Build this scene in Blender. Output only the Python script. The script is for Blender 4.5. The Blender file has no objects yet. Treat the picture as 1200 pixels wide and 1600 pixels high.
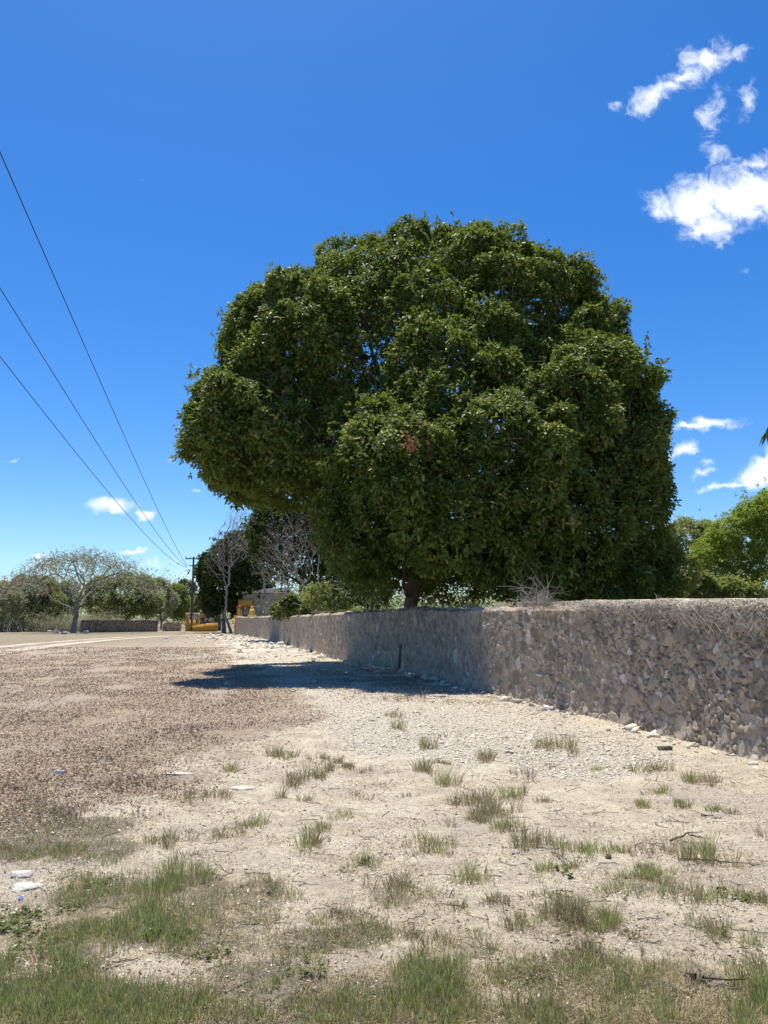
import bpy, math
import numpy as np
from mathutils import Vector

PI = math.pi
scene = bpy.context.scene
COL = scene.collection
rng = np.random.default_rng(11)

# ------------------------------------------------------------------ camera
CAM_H, PITCH, FPX = 1.6, math.radians(8.0), 1200.0
cam_d = bpy.data.cameras.new('camera')
cam = bpy.data.objects.new('camera', cam_d)
COL.objects.link(cam)
cam.location = (0, 0, CAM_H)
cam.rotation_euler = (PI / 2 + PITCH, 0, 0)
cam_d.sensor_fit = 'VERTICAL'
cam_d.sensor_height = 24.0
cam_d.lens = 24.0 * FPX / 1600.0
cam_d.clip_start = 0.05
cam_d.clip_end = 4000
scene.camera = cam

# ------------------------------------------------------------------ light
SUN_EL, SUN_AZ = math.radians(73), math.radians(-18.5)      # azimuth from +Y towards +X
S = Vector((math.sin(SUN_AZ) * math.cos(SUN_EL), math.cos(SUN_AZ) * math.cos(SUN_EL), math.sin(SUN_EL)))
sun_d = bpy.data.lights.new('sun', 'SUN')
sun_d.energy = 4.9
sun_d.angle = math.radians(0.5)
sun_d.color = (1.0, 0.95, 0.865)
sun = bpy.data.objects.new('sun', sun_d)
COL.objects.link(sun)
sun.rotation_euler = S.to_track_quat('Z', 'Y').to_euler()
sun.location = (0, 0, 40)
scene.view_settings.view_transform = 'Standard'
scene.view_settings.look = 'None'
scene.view_settings.exposure = 0.48
scene.view_settings.gamma = 1.0
try:
    scene.cycles.max_bounces = 7
    scene.cycles.transparent_max_bounces = 6
except Exception:
    pass


def ray(px, py):
    u, v = (px - 600) / FPX, (800 - py) / FPX
    return np.array([u, math.cos(PITCH) - v * math.sin(PITCH), math.sin(PITCH) + v * math.cos(PITCH)])


def at(px, py, Y):
    """world point seen at photo pixel (px,py) at distance Y"""
    d = ray(px, py)
    return np.array([0, 0, CAM_H]) + d * (Y / d[1])


def gr(px, py):
    """ground point (x,y) under a photo pixel"""
    d = ray(px, py)
    k = CAM_H / -d[2]
    return np.array([d[0] * k, d[1] * k])


# ------------------------------------------------------------------ node helper
class NT:
    def __init__(s, tree):
        s.t = tree
        s.n = tree.nodes
        s.l = tree.links

    def add(s, typ, **kw):
        nd = s.n.new(typ)
        for k, v in kw.items():
            setattr(nd, k, v)
        return nd

    def put(s, sock, val):
        if val is None:
            return
        if isinstance(val, bpy.types.NodeSocket):
            s.l.new(val, sock)
        else:
            sock.default_value = val

    def math(s, op, a, b=None, c=None, clamp=False):
        nd = s.add('ShaderNodeMath', operation=op, use_clamp=clamp)
        s.put(nd.inputs[0], a)
        s.put(nd.inputs[1], b)
        s.put(nd.inputs[2], c)
        return nd.outputs[0]

    def mix(s, f, a, b, blend='MIX'):
        nd = s.add('ShaderNodeMix', data_type='RGBA', blend_type=blend)
        s.put(nd.inputs[0], f)
        s.put(nd.inputs[6], a if isinstance(a, bpy.types.NodeSocket) else (*a, 1))
        s.put(nd.inputs[7], b if isinstance(b, bpy.types.NodeSocket) else (*b, 1))
        return nd.outputs[2]

    def noise(s, vec, scale, detail=4, rough=0.55, out=0, dist=0.0):
        nd = s.add('ShaderNodeTexNoise')
        s.put(nd.inputs['Vector'], vec)
        nd.inputs['Scale'].default_value = scale
        nd.inputs['Detail'].default_value = detail
        nd.inputs['Roughness'].default_value = rough
        nd.inputs['Distortion'].default_value = dist
        return nd.outputs[out]

    def ramp(s, fac, stops):
        nd = s.add('ShaderNodeValToRGB')
        cr = nd.color_ramp
        while len(cr.elements) > 1:
            cr.elements.remove(cr.elements[-1])
        cr.elements[0].position = stops[0][0]
        cr.elements[0].color = (*stops[0][1], 1)
        for p, c in stops[1:]:
            e = cr.elements.new(p)
            e.color = (*c, 1)
        s.put(nd.inputs[0], fac)
        return nd.outputs[0]

    def smooth(s, x, a, b):
        nd = s.add('ShaderNodeMapRange', interpolation_type='SMOOTHSTEP')
        s.put(nd.inputs[0], x)
        nd.inputs[1].default_value = a
        nd.inputs[2].default_value = b
        return nd.outputs[0]

    def attr(s, name, out='Fac'):
        nd = s.add('ShaderNodeAttribute', attribute_name=name)
        return nd.outputs[out]

    def coord(s, out='Object'):
        return s.add('ShaderNodeTexCoord').outputs[out]

    def bump(s, h, strength=0.5, dist=0.02):
        nd = s.add('ShaderNodeBump')
        s.put(nd.inputs['Height'], h)
        nd.inputs['Strength'].default_value = strength
        nd.inputs['Distance'].default_value = dist
        return nd.outputs[0]


def material(name):
    m = bpy.data.materials.new(name)
    m.use_nodes = True
    t = NT(m.node_tree)
    b = m.node_tree.nodes['Principled BSDF']
    return m, t, b


# ------------------------------------------------------------------ world: Nishita sky and clouds
world = bpy.data.worlds.new('World')
scene.world = world
world.use_nodes = True
w = NT(world.node_tree)
w.n.clear()
wo = w.add('ShaderNodeOutputWorld')
bg = w.add('ShaderNodeBackground')
sky = w.add('ShaderNodeTexSky', sky_type='NISHITA', sun_disc=False)
sky.sun_elevation = SUN_EL
sky.sun_rotation = SUN_AZ
sky.altitude = 0
sky.air_density = 1.0
sky.dust_density = 0.35
sky.ozone_density = 2.2
gen = w.add('ShaderNodeTexCoord').outputs['Generated']
sep = w.add('ShaderNodeSeparateXYZ')
w.put(sep.inputs[0], gen)
dy = w.math('MAXIMUM', sep.outputs[1], 0.08)
uv = w.add('ShaderNodeCombineXYZ')
w.put(uv.inputs[0], w.math('DIVIDE', sep.outputs[0], dy))
w.put(uv.inputs[1], w.math('DIVIDE', sep.outputs[2], dy))
UV = uv.outputs[0]
n1 = w.noise(UV, 16, 5, 0.6, out=1)
wv = w.add('ShaderNodeVectorMath', operation='SUBTRACT')
w.put(wv.inputs[0], n1)
wv.inputs[1].default_value = (0.5, 0.5, 0.5)
ws = w.add('ShaderNodeVectorMath', operation='SCALE')
w.put(ws.inputs[0], wv.outputs[0])
ws.inputs[3].default_value = 0.055
wa = w.add('ShaderNodeVectorMath', operation='ADD')
w.put(wa.inputs[0], UV)
w.put(wa.inputs[1], ws.outputs[0])
WUV = wa.outputs[0]
# (px, py, rx, ry, tilt deg, thickness)
CLOUDS = [
    (1112, 88, 52, 24, 8, .85), (1075, 118, 52, 20, 38, .8), (1018, 148, 38, 20, 35, .9), (1112, 172, 22, 44, -28, .62),
    (1165, 158, 15, 32, -12, .66), (964, 163, 14, 7, 20, .5), (1118, 246, 24, 20, -20, .6), (1180, 252, 26, 14, 15, .72),
    (1165, 305, 105, 42, 4, 1.25), (1085, 325, 70, 28, -6, 1.1), (1110, 350, 46, 34, 0, 1.0), (1125, 382, 16, 8, 30, .6),
    (1290, 300, 110, 60, 0, 1.3), (1167, 424, 8, 10, 0, .38),
    (1112, 662, 46, 9, 6, .95), (1075, 672, 36, 9, 4, .9), (1062, 708, 22, 10, 22, .95), (1097, 727, 12, 8, 0, .6),
    (1096, 743, 17, 8, 5, .9), (1190, 738, 44, 20, 22, 1.2), (1140, 757, 42, 7, 6, .95), (1260, 730, 70, 34, 10, 1.3),
    (1062, 822, 38, 9, 0, .9), (168, 788, 34, 13, 0, 1.1), (222, 796, 16, 9, 0, 1.0), (203, 857, 26, 5, 2, .8),
    (225, 276, 15, 6, -25, .34), (276, 712, 14, 7, 0, .4), (22, 715, 9, 3, 0, .5), (68, 874, 22, 5, 0, .8),
    (240, 878, 40, 7, 0, .55), (300, 905, 44, 16, 0, .7), (350, 790, 60, 2.2, -28, .3), (330, 880, 26, 7, 0, .6),
]
field = None
for (px, py, rx, ry, ang, th) in CLOUDS:
    d = ray(px, py)
    mp = w.add('ShaderNodeMapping', vector_type='TEXTURE')
    w.put(mp.inputs[0], WUV)
    mp.inputs[1].default_value = (d[0] / d[1], d[2] / d[1], 0)
    mp.inputs[2].default_value = (0, 0, math.radians(ang))
    sc_ = 1.48 / FPX / d[1]
    mp.inputs[3].default_value = (rx * sc_, ry * sc_, 1)
    ln = w.add('ShaderNodeVectorMath', operation='LENGTH')
    w.put(ln.inputs[0], mp.outputs[0])
    v = w.math('MULTIPLY', w.math('SUBTRACT', 1.0, ln.outputs['Value']), th)
    field = v if field is None else w.math('MAXIMUM', field, v)
nz = w.noise(WUV, 34, 9, 0.66, dist=0.6)
nz2 = w.noise(WUV, 11, 4, 0.5)
dens = w.math('ADD', field, w.math('MULTIPLY', w.math('SUBTRACT', nz, 0.52), 1.7))
dens = w.smooth(dens, 0.08, 0.95)
dens = w.math('MULTIPLY', dens, w.smooth(field, -0.05, 0.16))
dens = w.math('MULTIPLY', dens, w.math('GREATER_THAN', sep.outputs[1], 0.1))
dens = w.math('MULTIPLY', dens, 0.97)
ccol = w.ramp(nz2, [(0.3, (7.2, 7.9, 8.6)), (0.65, (9.6, 9.8, 10.0))])
hs = w.add('ShaderNodeHueSaturation')
hs.inputs['Hue'].default_value = 0.507
hs.inputs['Saturation'].default_value = 1.42
hs.inputs['Value'].default_value = 1.14
w.put(hs.inputs['Color'], sky.outputs[0])
hz = w.ramp(sep.outputs[2], [(0.0, (.62, .80, 1.08)), (.10, (.74, .89, 1.06)), (.35, (.82, .93, 1.0)), (1, (1, 1, 1))])
skyc = w.mix(1.0, hs.outputs[0], hz, 'MULTIPLY')
w.put(bg.inputs[0], w.mix(dens, skyc, ccol))
bg.inputs[1].default_value = 0.10
w.l.new(bg.outputs[0], wo.inputs[0])


# ------------------------------------------------------------------ numpy noise
def _h(ix, iy, seed=0):
    ix = ix.astype(np.int64).astype(np.uint64)
    iy = iy.astype(np.int64).astype(np.uint64)
    n = ix * np.uint64(374761393) + iy * np.uint64(668265263) + np.uint64(seed * 1442695041 + 12345)
    n = (n ^ (n >> np.uint64(13))) * np.uint64(1274126177)
    n = n ^ (n >> np.uint64(16))
    n = n * np.uint64(2246822519)
    n = n ^ (n >> np.uint64(15))
    return (n & np.uint64(0xFFFFFF)).astype(np.float64) / 0xFFFFFF


def vnoise(x, y, seed=0):
    ix, iy = np.floor(x), np.floor(y)
    fx, fy = x - ix, y - iy
    fx, fy = fx * fx * (3 - 2 * fx), fy * fy * (3 - 2 * fy)
    a, b = _h(ix, iy, seed), _h(ix + 1, iy, seed)
    c, d = _h(ix, iy + 1, seed), _h(ix + 1, iy + 1, seed)
    return (a * (1 - fx) + b * fx) * (1 - fy) + (c * (1 - fx) + d * fx) * fy


def noise3(P, sc, seed=0):
    q = P * sc
    i = np.floor(q)
    f = q - i
    f = f * f * (3 - 2 * f)
    out = 0
    for a in (0, 1):
        for b_ in (0, 1):
            for c_ in (0, 1):
                h = _h(i[:, 0] + a + 131 * (i[:, 2] + c_), i[:, 1] + b_ + 57 * (i[:, 2] + c_), seed)
                out = out + h * (f[:, 0] if a else 1 - f[:, 0]) * (f[:, 1] if b_ else 1 - f[:, 1]) * (f[:, 2] if c_ else 1 - f[:, 2])
    return out


def fbm(x, y, oct=4, seed=0, gain=0.5):
    s, a, t = 0, 1.0, 0
    for o in range(oct):
        s = s + a * vnoise(x * 2 ** o + 17.3 * o, y * 2 ** o - 9.1 * o, seed + o)
        t += a
        a *= gain
    return s / t


def sstep(x, a, b):
    t = np.clip((x - a) / (b - a), 0, 1)
    return t * t * (3 - 2 * t)


def inpoly(x, y, poly):
    """signed distance (positive inside) to a polygon"""
    poly = np.asarray(poly)
    inside = np.zeros(x.shape, bool)
    dmin = np.full(x.shape, 1e9)
    n = len(poly)
    for i in range(n):
        x1, y1 = poly[i]
        x2, y2 = poly[(i + 1) % n]
        c = ((y1 > y) != (y2 > y)) & (x < (x2 - x1) * (y - y1) / ((y2 - y1) + 1e-12) + x1)
        inside ^= c
        ex, ey = x2 - x1, y2 - y1
        t = np.clip(((x - x1) * ex + (y - y1) * ey) / (ex * ex + ey * ey + 1e-12), 0, 1)
        dmin = np.minimum(dmin, np.hypot(x - x1 - t * ex, y - y1 - t * ey))
    return np.where(inside, dmin, -dmin)


# ------------------------------------------------------------------ mesh helpers
def mk(name, V, F, mat, attrs=None, smooth=False, parent=None):
    V = np.asarray(V, dtype=np.float64).reshape(-1, 3)
    up_ = parent
    while up_ is not None:
        V = V - np.array(up_.location)
        up_ = up_.parent
    me = bpy.data.meshes.new(name)
    Fs = F if isinstance(F, (list, tuple)) else [F]
    Fs = [np.asarray(f, dtype=np.int32) for f in Fs if len(f)]
    nl = sum(f.size for f in Fs)
    npoly = sum(len(f) for f in Fs)
    me.vertices.add(len(V))
    me.vertices.foreach_set('co', V.astype(np.float32).ravel())
    me.loops.add(nl)
    me.loops.foreach_set('vertex_index', np.concatenate([f.ravel() for f in Fs]))
    me.polygons.add(npoly)
    tot = np.concatenate([np.full(len(f), f.shape[1], np.int32) for f in Fs])
    me.polygons.foreach_set('loop_start', np.concatenate([[0], np.cumsum(tot)[:-1]]).astype(np.int32))
    me.update(calc_edges=True)
    if smooth:
        me.polygons.foreach_set('use_smooth', np.ones(npoly, bool))
    for k, a in (attrs or {}).items():
        at_ = me.attributes.new(k, 'FLOAT', 'POINT')
        at_.data.foreach_set('value', np.asarray(a, dtype=np.float32).ravel())
    me.materials.append(mat)
    o = bpy.data.objects.new(name, me)
    COL.objects.link(o)
    if parent is not None:
        o.parent = parent
    return o


def tag(o, label=None, cat=None, group=None, kind=None):
    if label:
        o['label'] = label
    if cat:
        o['category'] = cat
    if group:
        o['group'] = group
    if kind:
        o['kind'] = kind
    return o


def thing(name, label, cat, loc, group=None):
    o = bpy.data.objects.new(name, None)
    COL.objects.link(o)
    o.location = tuple(float(c) for c in loc)
    o.empty_display_size = 0.2
    return tag(o, label, cat, group)


def unit(a):
    return a / (np.linalg.norm(a, axis=-1, keepdims=True) + 1e-9)


class MB:
    """collects simple shapes, then links them as one mesh"""
    def __init__(s):
        s.V, s.Q, s.n = [], [], 0

    def raw(s, V, F):
        V = np.asarray(V, float)
        s.V.append(V)
        s.Q.append(np.asarray(F) + s.n)
        s.n += len(V)

    def box(s, c, size, rz=0.0, taper=1.0, jit=0.0):
        sx, sy, sz = np.array(size) / 2
        V = np.array([[x * sx, y * sy, z * sz] for z in (-1, 1) for y in (-1, 1) for x in (-1, 1)], float)
        V[4:, :2] *= taper
        if jit:
            V += rng.normal(0, jit, V.shape)
        cr, sr = math.cos(rz), math.sin(rz)
        V = np.stack([V[:, 0] * cr - V[:, 1] * sr, V[:, 0] * sr + V[:, 1] * cr, V[:, 2]], 1) + np.array(c)
        s.raw(V, [[0, 2, 3, 1], [4, 5, 7, 6], [0, 1, 5, 4], [2, 6, 7, 3], [0, 4, 6, 2], [1, 3, 7, 5]])

    def tube(s, pts, rad, k=8, cap=True):
        pts = np.asarray(pts, float)
        n = len(pts)
        rad = np.broadcast_to(np.asarray(rad, float), (n,))
        d = unit(np.gradient(pts, axis=0))
        ref = np.array([0.31, 0.2, 0.93]) if abs(d[0][2]) < 0.8 else np.array([0.93, 0.31, 0.2])
        u = unit(np.cross(d, ref))
        v = np.cross(d, u)
        a = np.arange(k) * 2 * PI / k
        R = pts[:, None] + rad[:, None, None] * (np.cos(a)[None, :, None] * u[:, None] + np.sin(a)[None, :, None] * v[:, None])
        V = R.reshape(-1, 3)
        i = np.arange(n - 1)[:, None] * k
        j = np.arange(k)[None]
        jn = (j + 1) % k
        F = np.stack([i + j, i + jn, i + k + jn, i + k + j], -1).reshape(-1, 4)
        if cap:
            V = np.vstack([V, pts[:1], pts[-1:]])
            c0, c1 = n * k, n * k + 1
            jj = np.arange(k)
            F = np.vstack([F, np.stack([(jj + 1) % k, jj, np.full(k, c0), np.full(k, c0)], 1),
                           np.stack([(n - 1) * k + jj, (n - 1) * k + (jj + 1) % k, np.full(k, c1), np.full(k, c1)], 1)])
        s.raw(V, F)

    def build(s, name, mat, parent=None, smooth=False, attrs=None):
        V = np.vstack(s.V)
        Q = np.vstack(s.Q)
        tri = Q[:, 2] == Q[:, 3]
        return mk(name, V, [Q[~tri], Q[tri][:, :3]], mat, attrs, smooth, parent)


def tubes_many(P, R, k=3):
    """P (m,n,3) polylines, R (m,n) radii -> V, F"""
    m, n, _ = P.shape
    d = unit(np.gradient(P, axis=1))
    u = unit(np.cross(d, np.array([0.3, 0.55, 0.78])))
    v = np.cross(d, u)
    a = np.arange(k) * 2 * PI / k
    V = P[:, :, None] + R[:, :, None, None] * (np.cos(a)[None, None, :, None] * u[:, :, None] + np.sin(a)[None, None, :, None] * v[:, :, None])
    base = (np.arange(m)[:, None, None] * n + np.arange(n - 1)[None, :, None]) * k
    j = np.arange(k)[None, None]
    jn = (j + 1) % k
    F = np.stack([base + j, base + jn, base + k + jn, base + k + j], -1).reshape(-1, 4)
    return V.reshape(-1, 3), F


_ico = None


def ico():
    t = (1 + 5 ** .5) / 2
    V = unit(np.array([[-1, t, 0], [1, t, 0], [-1, -t, 0], [1, -t, 0], [0, -1, t], [0, 1, t], [0, -1, -t], [0, 1, -t],
                       [t, 0, -1], [t, 0, 1], [-t, 0, -1], [-t, 0, 1]], float))
    F = np.array([[0, 11, 5], [0, 5, 1], [0, 1, 7], [0, 7, 10], [0, 10, 11], [1, 5, 9], [5, 11, 4], [11, 10, 2], [10, 7, 6],
                  [7, 1, 8], [3, 9, 4], [3, 4, 2], [3, 2, 6], [3, 6, 8], [3, 8, 9], [4, 9, 5], [2, 4, 11], [6, 2, 10], [8, 6, 7], [9, 8, 1]])
    return V, F


def subdiv(V, F):
    V = list(map(tuple, V))
    cache = {}

    def mid(a, b):
        k = (min(a, b), max(a, b))
        if k not in cache:
            p = unit(np.array(V[a]) + np.array(V[b]))
            V.append(tuple(p))
            cache[k] = len(V) - 1
        return cache[k]
    out = []
    for a, b, c in F:
        ab, bc, ca = mid(a, b), mid(b, c), mid(c, a)
        out += [[a, ab, ca], [b, bc, ab], [c, ca, bc], [ab, bc, ca]]
    return np.array(V), np.array(out)


def stones_arr(C, R, flat=0.6, seed=0):
    """irregular pebbles: C (m,3) centres, R (m,) radii"""
    r = np.random.default_rng(seed)
    V0, F0 = ico()
    m = len(C)
    sc = R[:, None, None] * (1 + r.uniform(-.38, .38, (m, 12, 1)))
    ax = np.stack([r.uniform(.7, 1.35, m), r.uniform(.7, 1.35, m), flat * r.uniform(.6, 1.2, m)], 1)[:, None]
    V = V0[None] * sc * ax
    a = r.uniform(0, 2 * PI, m)
    ca, sa = np.cos(a)[:, None], np.sin(a)[:, None]
    tl = r.normal(0, .35, (m, 1))
    x, y, z = V[..., 0], V[..., 1], V[..., 2]
    z2 = z + tl * x
    V = np.stack([x * ca - y * sa, x * sa + y * ca, z2], -1) + C[:, None]
    F = (F0[None] + 12 * np.arange(m)[:, None, None]).reshape(-1, 3)
    return V.reshape(-1, 3), F


def leaf_quads(P, D, L, Wd, seed=0, upb=0.6, droop=0.15, N0=None, hexa=False):
    """one folded leaf for every P,D: a diamond, or a broader six-cornered blade"""
    r = np.random.default_rng(seed)
    m = len(P)
    nrm = np.stack([np.zeros(m), np.zeros(m), np.full(m, upb)], 1) + r.normal(0, .6 if N0 is None else .5, (m, 3))
    if N0 is not None:
        nrm = nrm + N0 * .55
    nrm = unit(nrm)
    if N0 is not None:
        D = D - nrm * (D * nrm).sum(1, keepdims=True) * .6
    D = unit(D)
    Sd = unit(np.cross(D, nrm))
    N = np.cross(Sd, D)
    L = np.broadcast_to(L, (m,))[:, None]
    Wd = np.broadcast_to(Wd, (m,))[:, None]
    dr = np.array([0, 0, -1.0]) * droop * L
    if hexa:
        f = N * Wd * .12
        pts = [P, P + .35 * L * D + .5 * Wd * Sd + f + dr * .12, P + .72 * L * D + .42 * Wd * Sd + f + dr * .5, P + L * D + dr,
               P + .72 * L * D - .42 * Wd * Sd + f + dr * .5, P + .35 * L * D - .5 * Wd * Sd + f + dr * .12]
        V = np.stack(pts, 1).reshape(-1, 3)
        i = 6 * np.arange(m)[:, None]
        F = np.stack([i + np.array([[0, 1, 2, 3]]), i + np.array([[0, 3, 4, 5]])], 1).reshape(-1, 4)
        return V, F
    p1 = P + .48 * L * D + .5 * Wd * Sd + N * Wd * .16 + dr * .2
    p2 = P + L * D + dr
    p3 = P + .48 * L * D - .5 * Wd * Sd + N * Wd * .16 + dr * .2
    V = np.stack([P, p1, p2, p3], 1).reshape(-1, 3)
    F = np.arange(4 * m).reshape(m, 4)
    return V, F


# ------------------------------------------------------------------ materials
def leaf_mat(name, stops, rough=0.4, trans=0.25, tcol=(0.25, 0.4, 0.06), spec=0.5):
    m, t, b = material(name)
    f = t.attr('tint')
    c = t.ramp(f, stops)
    t.put(b.inputs['Base Color'], c)
    b.inputs['Roughness'].default_value = rough
    b.inputs['Specular IOR Level'].default_value = spec
    if trans > 0:
        tr = t.add('ShaderNodeBsdfTranslucent')
        t.put(tr.inputs[0], t.mix(0.65, c, tcol))
        mx = t.add('ShaderNodeMixShader')
        mx.inputs[0].default_value = trans
        t.l.new(b.outputs[0], mx.inputs[1])
        t.l.new(tr.outputs[0], mx.inputs[2])
        t.l.new(mx.outputs[0], t.n['Material Output'].inputs[0])
    return m


M_leaf_main = leaf_mat('leathery_leaf', [(0, (.032, .058, .014)), (.3, (.078, .118, .025)), (.6, (.152, .195, .042)), (.9, (.27, .29, .07)), (1, (.32, .24, .08))], .52, .26, (.31, .40, .05), .2)
M_leaf_dead = leaf_mat('dead_leaf', [(0, (.18, .07, .03)), (1, (.34, .14, .06))], .7, .1)
M_leaf_bright = leaf_mat('bright_leaf', [(0, (.12, .17, .025)), (.6, (.22, .29, .045)), (1, (.32, .37, .08))], .55, .42, (.42, .54, .06), .2)
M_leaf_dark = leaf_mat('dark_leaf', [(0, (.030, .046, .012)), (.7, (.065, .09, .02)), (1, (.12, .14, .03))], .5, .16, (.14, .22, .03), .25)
M_leaf_scrub = leaf_mat('scrub_leaf', [(0, (.18, .19, .12)), (.5, (.28, .29, .17)), (.85, (.37, .36, .21)), (1, (.44, .37, .24))], .8, .35, (.46, .45, .24), .05)
M_leaf_olive = leaf_mat('olive_leaf', [(0, (.13, .15, .05)), (.6, (.24, .265, .08)), (1, (.36, .35, .13))], .7, .38, (.42, .48, .12), .1)
M_leaf_shrub = leaf_mat('shrub_leaf', [(0, (.06, .085, .018)), (.6, (.13, .16, .035)), (1, (.26, .28, .08))], .4, .25, (.3, .4, .07), .35)
M_leaf_palm = leaf_mat('palm_leaf', [(0, (.035, .06, .015)), (1, (.11, .12, .04))], .5, .2)
M_grass_green = leaf_mat('green_blades', [(0, (.15, .19, .06)), (.5, (.27, .30, .10)), (.8, (.38, .38, .17)), (1, (.60, .50, .29))], .55, .42, (.40, .48, .14), .2)
M_grass_olive = leaf_mat('dry_blades', [(0, (.15, .15, .065)), (.4, (.25, .215, .105)), (.75, (.38, .30, .165)), (1, (.52, .42, .26))], .65, .25, (.42, .38, .18), .2)
M_litter = leaf_mat('fallen_leaf', [(0, (.15, .105, .07)), (.3, (.31, .23, .155)), (.6, (.48, .37, .26)), (.85, (.64, .52, .385)), (1, (.76, .67, .53))], .7, .08, (.5, .35, .25), .2)
M_orange = leaf_mat('orange_petal', [(0, (.4, .12, .05)), (1, (.55, .2, .1))], .6, .2, (.6, .2, .1))


def bark_mat(name, a, b_, scale=6, bump=.6, spots=None):
    m, t, b = material(name)
    co = t.coord()
    mp = t.add('ShaderNodeMapping')
    t.put(mp.inputs[0], co)
    mp.inputs[3].default_value = (1, 1, .3)
    n = t.noise(mp.outputs[0], scale, 6, .65)
    c = t.ramp(n, [(.3, a), (.7, b_)])
    t.put(b.inputs['Base Color'], c)
    b.inputs['Roughness'].default_value = .9
    b.inputs['Specular IOR Level'].default_value = .2
    t.put(b.inputs['Normal'], t.bump(n, bump, .05))
    return m


M_bark = bark_mat('rough_bark', (.07, .055, .045), (.17, .14, .115))
M_bark_grey = bark_mat('grey_bark', (.15, .13, .11), (.34, .31, .28))
M_bark_pale = bark_mat('bleached_bark', (.27, .235, .20), (.47, .43, .38))
M_bark_flam = bark_mat('lichen_bark', (.09, .085, .075), (.28, .27, .24), 2.5)
M_wood = bark_mat('weathered_pole', (.055, .05, .045), (.12, .11, .10), 3)
M_vine = bark_mat('dry_vine_stem', (.42, .35, .27), (.78, .70, .57), 9, .1)


def plain(name, c1, c2, scale=8, rough=.85, bump=.3, dist=.02, dark=None):
    m, t, b = material(name)
    co = t.coord()
    n = t.noise(co, scale, 7, .62)
    c = t.ramp(n, [(.32, c1), (.68, c2)])
    if dark:
        n2 = t.noise(co, scale * .35, 5, .7)
        c = t.mix(t.smooth(n2, .52, .66), c, dark)
    t.put(b.inputs['Base Color'], c)
    b.inputs['Roughness'].default_value = rough
    b.inputs['Specular IOR Level'].default_value = .25
    t.put(b.inputs['Normal'], t.bump(n, bump, dist))
    return m


M_ochre = plain('ochre_paint', (.50, .24, .035), (.64, .33, .05), 5, .7, .3, .02, (.40, .24, .09))
M_yellow = plain('yellow_paint', (.66, .42, .07), (.78, .52, .11), 5, .7)
M_whitepaint = plain('white_paint', (.62, .60, .54), (.78, .76, .70), 6, .7)
M_red = plain('red_paint', (.30, .05, .03), (.42, .08, .05), 6, .6)
M_lime = plain('limestone', (.46, .41, .33), (.72, .67, .57), 14, .9, .7, .02, (.34, .30, .24))
M_lime_dark = plain('mossy_limestone', (.13, .13, .10), (.28, .27, .22), 14, .9, .7, .02, (.08, .08, .06))
M_blue = plain('blue_plastic', (.05, .12, .42), (.07, .16, .5), 30, .4, .05)
M_wire = plain('cable', (.02, .02, .022), (.035, .035, .035), 10, .6, .05)
M_steel = plain('galvanised_steel', (.30, .30, .30), (.42, .42, .41), 10, .5, .05)
M_capstone = plain('lime_cap', (.42, .39, .34), (.62, .58, .52), 9, .9, .5)


def pebble_mat():
    m, t, b = material('pebble')
    c = t.ramp(t.attr('tint'), [(0, (.28, .22, .16)), (.2, (.52, .435, .325)), (.55, (.70, .61, .46)), (1, (.82, .75, .61))])
    n = t.noise(t.coord(), 60, 4, .6)
    c = t.mix(t.smooth(n, .4, .7), c, t.mix(.35, c, (.3, .25, .2)))
    t.put(b.inputs['Base Color'], c)
    b.inputs['Roughness'].default_value = .9
    b.inputs['Specular IOR Level'].default_value = .2
    return m


M_pebble = pebble_mat()

# ------------------------------------------------------------------ ground
WALL_PX = [(1200, 1190), (1060, 1152), (960, 1128), (860, 1104), (760, 1082), (690, 1062), (620, 1044), (560, 1036), (515, 1028), (470, 1013),
           (440, 1004.5), (405, 996.5), (368, 992)]
WP = np.array([gr(*p) for p in WALL_PX])
ext = WP[0] - WP[1]
ext = ext / np.hypot(*ext)
WP = np.vstack([WP[0] + ext * 11 + np.array([.8, 0]), WP[0] + ext * 4 + np.array([.15, 0]), WP])
# smooth the path a little
_s = np.concatenate([[0], np.cumsum(np.hypot(*np.diff(WP, axis=0).T))])
_fs = np.linspace(0, _s[-1], 1200)
_px, _py = np.interp(_fs, _s, WP[:, 0]), np.interp(_fs, _s, WP[:, 1])
for _ in range(18):
    _px[1:-1] = (_px[:-2] + _px[1:-1] * 2 + _px[2:]) / 4
    _py[1:-1] = (_py[:-2] + _py[1:-1] * 2 + _py[2:]) / 4
WALL_S = _fs
WALL_L = _s[-1]


def wall_at(s):
    s = np.asarray(s, float)
    x, y = np.interp(s, WALL_S, _px), np.interp(s, WALL_S, _py)
    e = .15
    tx = np.interp(s + e, WALL_S, _px) - np.interp(s - e, WALL_S, _px)
    ty = np.interp(s + e, WALL_S, _py) - np.interp(s - e, WALL_S, _py)
    ln = np.hypot(tx, ty) + 1e-9
    tx, ty = tx / ln, ty / ln
    return x, y, -ty, tx          # outward normal: to the left of the path, the camera's side


def wall_x_at_y(y):
    return np.interp(y, _py, _px)


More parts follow.
